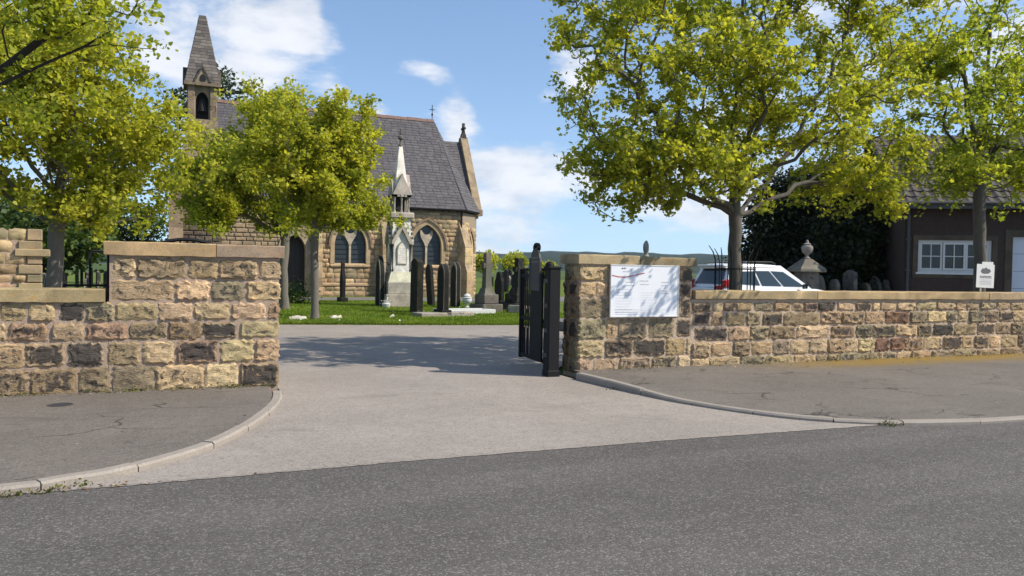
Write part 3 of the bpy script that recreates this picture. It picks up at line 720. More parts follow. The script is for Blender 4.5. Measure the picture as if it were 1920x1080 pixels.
def stone_face(p0, d, length, z0, z1, openings, maxn, pal='tttyybbgpp'):
    """coursed blocks over a wall face, leaving the openings free; blocks past maxn are joined into one part"""
    z = z0; n = 0; rest = MB()
    while z < z1-0.06:
        h = min(rgc.uniform(.20, .31), z1-z); x = rgc.uniform(-.2, 0)
        blocked = []
        for (cx, hw, zb, zs, rise) in openings:
            if z+h > zb and z < zs+rise:
                zz = z+0.25*h
                ww = hw
                if zz > zs:
                    c = (rise*rise-hw*hw)/(2*hw); rr = hw+c; q = rr*rr-(zz-zs)**2
                    ww = max(0, math.sqrt(q)-c) if q > 0 else 0
                if ww > 0: blocked.append((cx-ww, cx+ww))
        while x < length:
            l = rgc.uniform(.30, .72); a, bb = max(x, 0), min(x+l, length)
            for (u, v_) in blocked:
                if a < v_ and bb > u:
                    if a < u: bb = u
                    else: a = v_; l = max(l, v_-x+0.25); bb = min(max(bb, a+.25), length) if bb > v_-.01 or True else bb
            if bb-a > 0.10 and not any(a < v_-.02 and bb > u+.02 for u, v_ in blocked):
                g = 0.022
                if n < maxn: cstone(p0, d, a+g/2, bb-g/2, z+g/2, z+h-g/2, UNITS, rgc.uniform(-.005, .012), pal)
                else:
                    nx_, ny_ = d[1], -d[0]; q = rgc.uniform(.03, .055)
                    P = lambda s, o_, zz: (p0[0]+d[0]*s+nx_*o_, p0[1]+d[1]*s+ny_*o_, zz)
                    e = 0.03
                    rest.add([P(a+g, 0, z+g), P(bb-g, 0, z+g), P(bb-g, 0, z+h-g), P(a+g, 0, z+h-g), P(a+g+e, q, z+g+e), P(bb-g-e, q, z+g+e), P(bb-g-e, q, z+h-g-e), P(a+g+e, q, z+h-g-e)],
                             [(4, 5, 6, 7), (0, 1, 5, 4), (1, 2, 6, 5), (2, 3, 7, 6), (3, 0, 4, 7)])
                n += 1
            x = max(x+l, bb) if bb > a else x+l
        z += h
    return rest
WIN = [(9.02, 0.90, 1.69, 2.70, 1.22), (13.30, 0.90, 1.69, 2.72, 1.28)]
DOORO = (6.1, 0.62, GZ, 2.3, 0.95)
OPN = WIN+[DOORO]
# wall core with true openings
b = MB(); xs = [2.4]
for cx, hw, zb, zs, rise in sorted(OPN):
    for i in range(11): xs.append(cx-hw+2*hw*i/10)
xs += [15.42]; xs = sorted(set(xs))
for a, bb in zip(xs, xs[1:]):
    mid = (a+bb)/2; op = [o for o in OPN if abs(mid-o[0]) < o[1]]
    if not op: b.box(a, bb, CY+.03, CY+.62, GZ-.1, CTOP)
    else:
        cx, hw, zb, zs, rise = op[0]; tz = max(arch_top(a, hw, zs, rise, cx) or zs, arch_top(bb, hw, zs, rise, cx) or zs)
        if zb > 0: b.box(a, bb, CY+.03, CY+.62, GZ-.1, zb)
        b.box(a, bb, CY+.03, CY+.62, tz, CTOP)
cpart(b, 'wall', M_MORTAR2)
rest = stone_face((2.4, CY+.02), (1, 0), 4.2, GZ, CTOP-.05, [(o[0]-2.4, o[1]+.16, o[2], o[3], o[4]+.2) for o in OPN], 0)
cpart(rest, 'hidden_stonework', M_CHAPST, None, (0.36, 0.28, 0.19, 0.1))['kind'] = 'stuff'
stone_face((6.6, CY+.02), (1, 0), 8.8, 0.62, CTOP-.08, [(o[0]-6.6, o[1]+.17, o[2]-.14, o[3], o[4]+.22) for o in OPN], 400, 'tttyybbgpp')
stone_face((6.9, CY-.06), (1, 0), 8.5, GZ+.02, 0.52, [], 100, 'tbbgpp')
cpart(MB().box(6.85, 15.44, CY-.055, CY+.2, GZ-.1, 0.52), 'plinth', M_MORTAR2)
cpart(MB().prism([(CY-.13, .50), (CY+.02, .50), (CY+.02, .66), (CY-.01, .66), (CY-.13, .58)], 6.85, 15.44, 'x'), 'plinth_course', M_TRIM, None, (0.40, 0.30, 0.20, .1))
# canted east corner and end
D2 = (math.cos(R(50)), math.sin(R(50))); P2 = (15.42, CY+.02); L2 = 2.25
E2 = (P2[0]+D2[0]*L2, P2[1]+D2[1]*L2)
wo2 = (1.12, 0.42, 1.3, 2.6, 0.95)
def facet_box(s0, s1, o0, o1, z0, z1):
    nx_, ny_ = D2[1], -D2[0]; P = lambda s, o_, z: (P2[0]+D2[0]*s-nx_*o_, P2[1]+D2[1]*s-ny_*o_, z)
    return [P(s0, o0, z0), P(s1, o0, z0), P(s1, o1, z0), P(s0, o1, z0), P(s0, o0, z1), P(s1, o0, z1), P(s1, o1, z1), P(s0, o1, z1)]
BOXF = [(0,3,2,1),(4,5,6,7),(0,1,5,4),(1,2,6,5),(2,3,7,6),(3,0,4,7)]
b = MB(); ss = [0]+[wo2[0]-wo2[1]+2*wo2[1]*i/8 for i in range(9)]+[L2]
for a, bb in zip(ss, ss[1:]):
    mid = (a+bb)/2
    if abs(mid-wo2[0]) < wo2[1]:
        tz = max(arch_top(a, wo2[1], wo2[3], wo2[4], wo2[0]) or wo2[3], arch_top(bb, wo2[1], wo2[3], wo2[4], wo2[0]) or wo2[3])
        b.add(facet_box(a, bb, .01, .55, GZ-.1, wo2[2]), BOXF); b.add(facet_box(a, bb, .01, .55, tz, CTOP), BOXF)
    else: b.add(facet_box(a, bb, .01, .55, GZ-.1, CTOP), BOXF)
cpart(b, 'canted_wall', M_MORTAR2)
stone_face(P2, D2, L2, GZ, CTOP-.08, [(wo2[0], wo2[1]+.16, wo2[2]-.1, wo2[3], wo2[4]+.2)], 70)
b = MB().box(E2[0]-.3, E2[0]+.02, E2[1]+.02, 50.3, GZ-.1, CTOP); b.box(2.4, 16.8, 51.6, 52, GZ-.1, CTOP); cpart(b, 'rear_wall', M_MORTAR2)
b = MB().box(2.6, 15.0, CY+1.4, CY+1.5, GZ, CTOP-.2); cpart(b, 'dark_interior', M_DARK)
# windows: frame ring, hood mould, glass, tracery
def gothic(cx, hw, zb, zs, rise, at, rz, col_=(0.46, 0.36, 0.235, 0.08), mull=True, seg=9):
    wroot = empty('window', at, rz); wroot.parent = chapel; wroot.matrix_parent_inverse = parent_inv(chapel)
    inner = arch(hw-.05, zb, zs, rise-.05, seg); outer = arch(hw+.17, zb, zs, rise+.20, seg)
    lk = lambda mb, nm, m_, c_=None, sm=None: mb.build(nm, m_, wroot, sm, None, None, c_)
    lk(MB().strip(inner, outer, -.045, .34), 'surround', M_TRIM, col_, 30)
    h0 = arch(hw+.17, zs-.12, zs, rise+.20, seg); h1 = arch(hw+.27, zs-.12, zs, rise+.33, seg)
    lk(MB().strip(h0, h1, -.12, .0), 'hood_mould', M_TRIM, (0.27, 0.21, 0.15, .35), 30)
    lk(MB().prism(arch(hw-.05, zb, zs, rise-.05, seg), .22, .24), 'glass', M_GLASS)
    lk(MB().prism([(-.10, zb-.16), (.16, zb-.16), (.16, zb+.02), (.02, zb+.02), (-.10, zb-.08)], -hw-.17, hw+.17, 'x'), 'sill', M_TRIM, (0.44, 0.33, 0.21, .05))
    for k in range(1, 6): lk(MB().box(-hw+.06, hw-.06, .195, .215, zb+k*.26-.008, zb+k*.26+.008), 'saddle_bar', M_IRON)
    if mull:
        tcol = (0.47, 0.42, 0.34, .05)
        lk(MB().box(-.055, .055, .12, .25, zb, zs+.02), 'mullion', M_TRIM, tcol)
        z = zs-.02; ap = zs+rise-.06
        pl = [(-.055, z), (-.10, z+.16), (-.20, z+.34), (-.31, z+.52), (-.36, z+.70), (-.37, ap-.33), (-.29, ap-.30), (-.22, ap-.42), (-.12, ap-.52), (0, ap-.55)]
        pl = pl+[(-x, zz) for x, zz in reversed(pl[:-1])]
        lk(MB().prism(pl, .12, .25), 'tracery', M_TRIM, tcol)
    return wroot
for o in WIN: gothic(0, o[1], o[2], o[3], o[4], (o[0], CY, 0), 0)
gothic(0, wo2[1], wo2[2], wo2[3], wo2[4], (P2[0]+D2[0]*wo2[0], P2[1]+D2[1]*wo2[0], 0), math.atan2(D2[1], D2[0]), mull=False, seg=7)
# doorway
dr = empty('doorway', (DOORO[0], CY, GZ)); dr.parent = chapel; dr.matrix_parent_inverse = parent_inv(chapel)
MB().strip(arch(.56, 0, 2.4, .90), arch(.86, 0, 2.4, 1.28), -.10, .34).build('surround', M_TRIM, dr, 30, None, None, (0.44, 0.36, 0.26, .05))
d_ = MB()
for k in range(5): d_.box(-.56+k*.225, -.56+k*.225+.218, .42, .47, .02, 3.25)
d_.build('door', M_DWOOD, dr)
# buttresses
def buttress(x, y, rz, h=3.75, p=0.62, w_=0.26):
    """stepped buttress with sloped weatherings, facing -y before rotation"""
    prof = [(0.1, GZ-.1), (-p, GZ-.1), (-p, 1.35), (-p+.16, 1.75), (-p+.16, 2.75), (0.0, h+.35), (0.1, h+.35)]
    b = MB().prism(prof, -w_, w_, 'x')
    b2 = MB()
    for s in (-1, 1):
        pass
    o = b.build('buttress', M_CHAPST, None, None, (x, y, 0), (0, 0, rz), (0.40, 0.315, 0.21, .12)); o.parent = chapel; o.matrix_parent_inverse = parent_inv(chapel)
    for z0, z1, dep in ((0.0, .42, p), (.44, .86, p), (.88, 1.3, p), (1.8, 2.2, p-.16), (2.22, 2.68, p-.16)):
        q = MB().cbox(-w_-.012, w_+.012, -dep-.012, -dep+.16, z0, z1, .012).build('quoin', M_CHAPST, o, None, None, None, jit(PAL[rgc.choice('tyyb')][0], rgc)+(.05,))
    return o
buttress(10.95, CY+.03, 0); buttress(7.2, CY+.03, 0, 3.4); buttress(15.40, CY+.08, R(25), 3.8, 0.72, 0.28)
# eaves gutter and cornice
b = MB().box(2.4, 15.46, CY-.06, CY+.1, CTOP-.02, CTOP+.12); cpart(b, 'cornice', M_TRIM, None, (0.20, 0.155, 0.115, .5))
b = MB().tube([(2.4, CY-.24, CTOP+.10), (15.50, CY-.24, CTOP+.10), (E2[0]+.15, E2[1]-.05, CTOP+.10)], .065, 8); cpart(b, 'gutter', M_IRON)
b = MB().tube([(15.30, CY-.16, CTOP+.08), (15.30, CY-.07, CTOP-.3), (15.30, CY-.07, 1.0)], .045, 8); cpart(b, 'downpipe', M_IRON)
# roof: slate courses as real overlapping strips
RZ = 10.62; RY = 47.5; ZE = CTOP+.13
A = Vector((2.2, CY-.30, ZE)); Bv = Vector((15.52, CY-.30, ZE)); C_ = Vector((14.98, RY, RZ)); D_ = Vector((2.2, RY, RZ))
E3 = Vector((E2[0]+.22, E2[1]-.12, ZE)); E4 = Vector((E2[0]+.22, 50.4, ZE)); E5 = Vector((15.52, 52.2, ZE)); F_ = Vector((2.2, 52.2, ZE))
def roof_plane(name, a, bb, c, d, courses, piece, seed, m_=None, th=0.022):
    """a-bb eave, d-c ridge; courses of slates, each a thin overlapping quad"""
    rng = random.Random(seed); b = MB(); nrm = (bb-a).cross(d-a).normalized()
    if nrm.z < 0: nrm = -nrm
    b.add([a, bb, c, d], [(0, 1, 2, 3)])
    cnt = 0; sl = MB()
    for k in range(courses):
        f0 = k/courses; f1 = (k+1.18)/courses
        f1 = min(f1, 1.0)
        l0, r0_ = a.lerp(d, f0), bb.lerp(c, f0); l1, r1 = a.lerp(d, f1), bb.lerp(c, f1)
        n = max(1, int((r0_-l0).length/piece)); offs = rng.random()*.5
        cuts = [0]+[(i+offs+rng.uniform(-.08, .08))/n for i in range(n) if 0.2 < i+offs < n-.1]+[1]
        for u, v_ in zip(cuts, cuts[1:]):
            t_ = th*rng.uniform(.8, 1.5); g = 0.002
            p = [l0.lerp(r0_, u+g)+nrm*t_, l0.lerp(r0_, v_-g)+nrm*t_, l1.lerp(r1, v_-g)+nrm*.004, l1.lerp(r1, u+g)+nrm*.004, l0.lerp(r0_, u+g), l0.lerp(r0_, v_-g)]
            sl.add(p, [(0, 1, 2, 3), (4, 5, 1, 0)]); cnt += 1
    o = cpart(b, name, m_ or M_SLATE); tint_faces(o.data, npr)
    s = MB.build(sl, 'slates', m_ or M_SLATE, None); s.parent = o; s['kind'] = 'stuff'
    tint_faces(s.data, npr, 2); return o
roof_plane('roof', A, Bv, C_, D_, 34, 0.42, 1); roof_plane('roof', Bv, E3, C_, C_, 34, 0.42, 2); roof_plane('roof', E3, E4, C_, C_, 20, 0.6, 3)
roof_plane('roof', E4, E5, C_, C_, 10, 0.9, 4); roof_plane('roof', E5, F_, D_, C_, 12, 0.9, 5)
x = 2.4
while x < 14.85:
    l = 0.42
    b = MB().prism([(RY-.17, RZ-.13), (RY-.03, RZ+.07), (RY+.03, RZ+.07), (RY+.17, RZ-.13), (RY+.13, RZ-.16), (RY, RZ+.02), (RY-.13, RZ-.16)], x, x+l-.012, 'x')
    o = cpart(b, 'ridge_tile', M_RTILE); o.location.z += rgc.uniform(-.012, .012); x += l
b = MB().tube([C_+Vector((0, 0, -.05)), Bv+Vector((0, 0, .03))], .05, 6); cpart(b, 'hip_roll', M_SLATE)
b = MB().tube([(14.9, RY, RZ), (14.9, RY, RZ+.95)], .022, 6); b.tube([(14.74, RY, RZ+.66), (15.06, RY, RZ+.66)], .022, 6); b.lathe([(.01, -.08), (.06, -.04), (.06, .04), (.01, .08)], (14.9, RY, RZ+.36), 8); cpart(b, 'ridge_cross', M_IRON)
# chancel behind with its coped gable
CZ = 9.42; GX = 16.95; hwC = 2.45; ze2 = 5.35
a1, b1, c1, d1 = Vector((13.2, RY-hwC, ze2)), Vector((GX-.1, RY-hwC, ze2)), Vector((GX-.1, RY, CZ)), Vector((13.2, RY, CZ))
roof_plane('chancel_roof', a1, b1, c1, d1, 24, .42, 6)
roof_plane('chancel_roof', Vector((13.2, RY+hwC, ze2)), Vector((GX-.1, RY+hwC, ze2)), c1, d1, 12, .8, 7)
g_ = [(RY-hwC, ze2-.8), (RY+hwC, ze2-.8), (RY+hwC, ze2), (RY, CZ), (RY-hwC, ze2)]
cpart(MB().prism(g_, GX-.12, GX+.18, 'x'), 'gable_wall', M_CHAPST, None, (0.36, 0.28, 0.19, .1))
for s in (-1, 1):
    p0 = Vector((0, RY+s*(hwC+.28), ze2-.42)); p1 = Vector((0, RY, CZ+.22))
    dd = (p1-p0).normalized(); nn = Vector((0, -dd.z*s*-1, dd.y*-s)) if False else Vector((0, s*dd.z, -s*dd.y))
    nn = Vector((0, s*abs(dd.z), abs(dd.y)))
    b = MB(); vs = []
    for x in (GX-.22, GX+.24):
        vs += [(x, *(p0-nn*.10).yz), (x, *(p1-nn*.10).yz), (x, *(p1+nn*.16).yz), (x, *(p0+nn*.16).yz)]
    b.add(vs, [(0, 1, 2, 3), (4, 7, 6, 5), (0, 4, 5, 1), (1, 5, 6, 2), (2, 6, 7, 3), (3, 7, 4, 0)]); cpart(b, 'gable_coping', M_TRIM, None, (0.34, 0.275, 0.19, .2))
    b = MB().box(GX-.24, GX+.26, p0.y-.2, p0.y+.2, p0.z-.25, p0.z+.12); cpart(b, 'kneeler', M_TRIM, None, (0.30, 0.24, 0.17, .3))
b = MB().frustum((GX, RY), .2, .2, CZ+.1, .12, .12, CZ+.55); b.box(GX-.09, GX+.09, RY-.09, RY+.09, CZ+.55, CZ+.72); b.box(GX-.07, GX+.07, RY-.28, RY+.28, CZ+.80, CZ+.92); b.box(GX-.07, GX+.07, RY-.08, RY+.08, CZ+.72, CZ+1.2)
cpart(b, 'gable_cross', M_TRIM, None, (0.10, 0.09, 0.08, .6))
# slim tower with spire at the west end
TX, TY = 1.53, 43.0
tower = MB()
tower.box(TX-1.0, TX+.95, TY-.2, TY+1.9, GZ-.1, 6.6)
cpart(tower, 'tower', M_CHAPST, None, (0.17, 0.13, 0.10, .5))  # shade on the tower is put into its dark stone colour
rest = stone_face((TX-1.0, TY-.21), (1, 0), 1.95, GZ, 6.5, [], 0); o = cpart(rest, 'tower_stonework', M_CHAPST, None, (0.18, 0.14, 0.105, .5)); o['kind'] = 'stuff'
cpart(MB().prism([(TY-1.0, GZ-.1), (TY+.1, GZ-.1), (TY+.1, 5.9), (TY-.35, 5.2), (TY-.55, 3.3), (TY-1.0, 2.5)], TX-1.5, TX-.85, 'x'), 'tower_buttress', M_CHAPST, None, (0.25, 0.19, 0.135, .3))
cpart(MB().frustum((TX, TY+.7), 1.05, 1.0, 6.6, .80, .80, 7.7), 'tower_splay', M_CHAPST, None, (0.28, 0.22, 0.16, .35))
tw = TY+.7
cpart(MB().box(TX-.74, TX+.74, tw-.74, tw+.74, 7.68, 8.75), 'belfry_base', M_CHAPST, None, (0.31, 0.245, 0.175, .3))
for sx in (-1, 1):
    for sy in (-1, 1): cpart(MB().cbox(TX+sx*.52-.17, TX+sx*.52+.17, tw+sy*.52-.17, tw+sy*.52+.17, 8.74, 10.42, .03), 'belfry_post', M_CHAPST, None, (0.26, 0.20, 0.15, .4))
cpart(MB().box(TX-.30, TX+.30, tw-.12, tw+.40, 8.75, 10.4), 'belfry_shade_box', M_DARK)  # dark box stands in for the shade inside the belfry
cpart(MB().tube([(TX, tw-.3, 9.2), (TX, tw-.3, 9.3), (TX, tw-.3, 9.75), (TX, tw-.3, 9.9)], [.22, .20, .12, .05], 12), 'bell', M_IRON, 40)
for s_ in (-1, 1): cpart(MB().prism(arch(.30, 8.75, 9.7, .45, 5)+[(.36, 8.75), (.36, 10.4), (-.36, 10.4), (-.36, 8.75)], tw+s_*.5-.05, tw+s_*.5+.05).xf(lambda p: Vector((p.x+TX, p.y, p.z))), 'belfry_arch', M_CHAPST, None, (0.30, 0.235, 0.17, .3))
cpart(MB().box(TX-.86, TX+.86, tw-.86, tw+.86, 10.40, 10.56), 'spire_cornice', M_TRIM, None, (0.22, 0.18, 0.135, .4))
b = MB(); rr_ = random.Random(3); NC = 22; za, zb_ = 10.56, 14.05
for k in range(NC):
    f0, f1 = k/NC, (k+1)/NC; h0 = .80*(1-f0)+.13*f0; h1 = .80*(1-f1)+.13*f1
    q_ = rr_.choice([.010, .028]); b.frustum((TX, tw), h0+q_, h0+q_, za+(zb_-za)*f0, h1+q_-.006, h1+q_-.006, za+(zb_-za)*f1)
o = cpart(b, 'spire', M_SPIRE); tint_faces(o.data, npr, 6)
bl = MB()
for k in range(NC):
    f0, f1 = k/NC, (k+1)/NC; h0 = .80*(1-f0)+.13*f0; h1 = .80*(1-f1)+.13*f1; z0, z1 = za+(zb_-za)*f0+.008, za+(zb_-za)*f1-.008
    nb_ = max(1, int(h0*2/.30)); of = rr_.uniform(-.3, .3)/nb_ if nb_ > 1 else 0
    for a in range(4):
        rm = Matrix.Rotation(a*PI/2, 3, 'Z'); cuts = [0]+[min(.95, max(.05, (i+1)/nb_+of)) for i in range(nb_-1)]+[1]
        for u, v_ in zip(cuts, cuts[1:]):
            e = .034+rr_.uniform(0, .012); X = lambda f, h: -h-.02+(2*h+.04)*f
            pts_ = [(X(u, h0)+.006, -h0-e, z0), (X(v_, h0)-.006, -h0-e, z0), (X(v_, h1)-.006, -h1-e, z1), (X(u, h1)+.006, -h1-e, z1), (X(u, h0)+.006, -h0, z0), (X(v_, h0)-.006, -h0, z0), (X(v_, h1)-.006, -h1, z1), (X(u, h1)+.006, -h1, z1)]
            bl.add([rm @ Vector(p)+Vector((TX, tw, 0)) for p in pts_], [(0, 1, 2, 3), (0, 4, 5, 1), (1, 5, 6, 2), (2, 6, 7, 3), (3, 7, 4, 0)])
sb_ = bl.build('spire_blocks', M_SPIRE, None); sb_.parent = o; sb_['kind'] = 'stuff'; tint_faces(sb_.data, npr, 5)
for a in range(4):
    lu = MB(); hw = .30
    lu.prism([(-.34, 10.56), (.34, 10.56), (.34, 10.66), (0, 11.30), (-.34, 10.66)], -.84, -.3)
    lu.xf(lambda p: Matrix.Rotation(a*PI/2, 3, 'Z') @ p + Vector((TX, tw, 0))); L_ = cpart(lu, 'spire_light', M_TRIM, None, (0.32, 0.26, 0.19, .2))
    hd = MB().prism(arch(.14, 10.60, 10.75, .22, 5), -.855, -.83); hd.xf(lambda p: Matrix.Rotation(a*PI/2, 3, 'Z') @ p + Vector((TX, tw, 0))); cpart(hd, 'spire_opening', M_DARK)
    lu = MB()
    for s in (-1, 1): lu.add([(s*.42, -.90, 10.58), (0, -.90, 11.40), (0, -.90, 11.28), (s*.34, -.90, 10.58), (s*.42, -.3, 10.58), (0, -.3, 11.40), (0, -.3, 11.28), (s*.34, -.3, 10.58)], [(0, 1, 2, 3), (4, 7, 6, 5), (0, 4, 5, 1), (3, 2, 6, 7), (0, 3, 7, 4)])
    lu.xf(lambda p: Matrix.Rotation(a*PI/2, 3, 'Z') @ p + Vector((TX, tw, 0))); cpart(lu, 'spire_light_coping', M_TRIM, None, (0.12, 0.10, 0.09, .5))
# gable to the west closing the nave roof
cpart(MB().prism([(CY+.03, GZ-.1), (52, GZ-.1), (52, CTOP), (RY, RZ-.1), (CY+.03, CTOP)], 2.2, 2.5, 'x'), 'west_gable', M_CHAPST, None, (0.30, 0.235, 0.165, .2))
# ------------------------------------------------------------------ trees
LEAF10 = np.array([(0, 0), (.42, .02), (.30, .27), (.62, .55), (.22, .58), (0, 1.0), (-.22, .58), (-.62, .55), (-.30, .27), (-.42, .02)])
LEAF6 = np.array([(0, 0), (.40, .18), (.30, .62), (0, 1.0), (-.30, .62), (-.40, .18)])
LEAF4 = np.array([(0, 0), (.36, .45), (0, 1.0), (-.36, .45)])
def leaf_mesh(name, pos, size, shape, tint, rng, material, up=0.5, fold=0.18):
    """many small separate leaves in one mesh"""
    n = len(pos); k = len(shape)
    nrm = rng.normal(size=(n, 3)); nrm[:, 2] = np.abs(nrm[:, 2])*(0.6+up) + up*.5; nrm /= np.linalg.norm(nrm, axis=1)[:, None]
    t_ = rng.normal(size=(n, 3)); t_[:, 2] -= 0.5; t_ -= nrm*np.sum(t_*nrm, 1)[:, None]; t_ /= np.linalg.norm(t_, axis=1)[:, None]
    b_ = np.cross(nrm, t_)
    sx = shape[:, 0][None, :, None]; sy = (shape[:, 1]-.4)[None, :, None]
    dz = (-fold*np.abs(shape[:, 0])-fold*.6*shape[:, 1]**2)[None, :, None]
    v = pos[:, None, :] + size[:, None, None]*(b_[:, None, :]*sx + t_[:, None, :]*sy + nrm[:, None, :]*dz)
    me = bpy.data.meshes.new(name)
    me.vertices.add(n*k); me.vertices.foreach_set('co', v.reshape(-1).astype(np.float32))
    me.loops.add(n*k); me.loops.foreach_set('vertex_index', np.arange(n*k, dtype=np.int32))
    me.polygons.add(n); me.polygons.foreach_set('loop_start', np.arange(0, n*k, k, dtype=np.int32))
    me.update(calc_edges=True)
    a = me.attributes.new('tint', 'FLOAT', 'FACE'); a.data.foreach_set('value', np.clip(tint, 0, 1).astype(np.float32))
    me.materials.append(material); return me
def skeleton(rng, trunk, r_base, tips, rtip=0.006, pw=2.55, wob=0.05, grav=0.12, limbs=(), start=None):
    """grow limbs from the trunk line towards the twig tips; returns nodes, parents, radii"""
    P = [np.array(p, float) for p in trunk]; par = list(range(-1, len(trunk)-1)); depth = [0.0]
    for i in range(1, len(P)): depth.append(depth[-1]+np.linalg.norm(P[i]-P[i-1]))
    nt = len(P); start = int(nt*0.45) if start is None else start
    for tgt in limbs:      # main boughs fanning out from the fork
        j = min(nt-1, start+int(rng.integers(0, 3))); L = np.linalg.norm(tgt-P[j]); n = max(3, int(L/.28)); hz = (tgt-P[j])*np.array([1, 1, .35])
        ctrl = P[j]+hz*.55+np.array([0, 0, .10*L]); prev = j; p0 = P[j]
        for i in range(1, n+1):
            u = i/n; q = (1-u)**2*p0+2*u*(1-u)*ctrl+u*u*tgt+rng.normal(size=3)*.035*min(1, L)
            P.append(q); par.append(prev); depth.append(depth[prev]+L/n); prev = len(P)-1
    fork = P[start]; order = np.argsort(np.linalg.norm(tips-fork, axis=1)); tipidx = []
    arr = np.array(P); dep = np.array(depth); ok = np.arange(len(P)) >= start
    for ti in order:
        tp = tips[ti]; d = np.linalg.norm(arr-tp, axis=1)
        drop = np.maximum(0, arr[:, 2]-tp[2])
        cost = d + 0.16*dep + 0.6*drop; cost[~ok] = 1e9
        j = int(np.argmin(cost)); L = d[j]; n = max(1, int(math.ceil(L/0.30)))
        pj = par[j]; pd = arr[j]-arr[pj] if pj >= 0 else np.array([0, 0, 1.0]); pd = pd/(np.linalg.norm(pd)+1e-9)
        ctrl = arr[j] + pd*L*.38 + np.array([0, 0, grav*L*.3]); prev = j; newp = []
        for i in range(1, n+1):
            u = i/n; q = (1-u)**2*arr[j] + 2*u*(1-u)*ctrl + u*u*tp
            if i < n: q = q + rng.normal(size=3)*wob*min(L, 1)*.5
            newp.append(q); par.append(prev); prev = len(par)-1
        newp = np.array(newp); seg = np.linalg.norm(np.diff(np.vstack([arr[j][None], newp]), axis=0), axis=1)
        dep = np.concatenate([dep, dep[j]+np.cumsum(seg)]); arr = np.vstack([arr, newp]); ok = np.concatenate([ok, np.ones(len(newp), bool)])
        tipidx.append(prev)
    par = np.array(par); acc = np.zeros(len(arr)); acc[tipidx] += rtip**pw
    r = np.zeros(len(arr))
    for i in range(len(arr)-1, -1, -1):
        if acc[i] == 0: acc[i] = rtip**pw
        r[i] = acc[i]**(1/pw)
        if par[i] >= 0: acc[par[i]] += acc[i]
    s = r_base/r[0]
    if s < 1: r = np.where(r > rtip*2, rtip*2+(r-rtip*2)*(r_base-rtip*2)/(r[0]-rtip*2), r)
    else:
        f = (r-rtip)/(r[0]-rtip); r = r*(1+(s-1)*np.clip(f, 0, 1)**.6)
    for i in range(nt):
        u = i/(nt-1); r[i] = max(r[i], r_base*(1-u)**.9) if i <= start else r[i]
        if i == 0: r[i] *= 1.25
        r[i] = max(r[i], .012)
    return arr, par, r, tipidx
def skin(arr, par, r, rng):
    """tapered tubes along every chain of the skeleton"""
    n = len(arr); kids = [[] for _ in range(n)]
    for i in range(n):
        if par[i] >= 0: kids[par[i]].append(i)
    b = MB(); stack = [(0, None)]
    while stack:
        i, p = stack.pop(); chain = [i] if p is None else [p, i]; 
        rad = [r[i]] if p is None else [min(r[p]*.95, r[i]*1.25), r[i]]
        cur = i
        while kids[cur]:
            ks = sorted(kids[cur], key=lambda q: -r[q]); nx_ = ks[0]
            for q in ks[1:]: stack.append((q, cur))
            chain.append(nx_); rad.append(r[nx_]); cur = nx_
        m_ = max(rad); sides = 10 if m_ > .09 else 7 if m_ > .04 else 5 if m_ > .018 else 3
        if len(chain) > 1: b.tube([arr[q] for q in chain], rad, sides, False)
    return b
def sample_lobes(rng, lobes, n, shell=0.45):
    out = []; wts = np.array([l[6] if len(l) > 6 else l[3]*l[4]*l[5] for l in lobes], float); wts /= wts.sum()
    ch = rng.choice(len(lobes), n, p=wts)
    d = rng.normal(size=(n, 3)); d /= np.linalg.norm(d, axis=1)[:, None]; rr = rng.random(n)**shell
    L = np.array([l[:6] for l in lobes]); return L[ch, :3] + d*rr[:, None]*L[ch, 3:6]
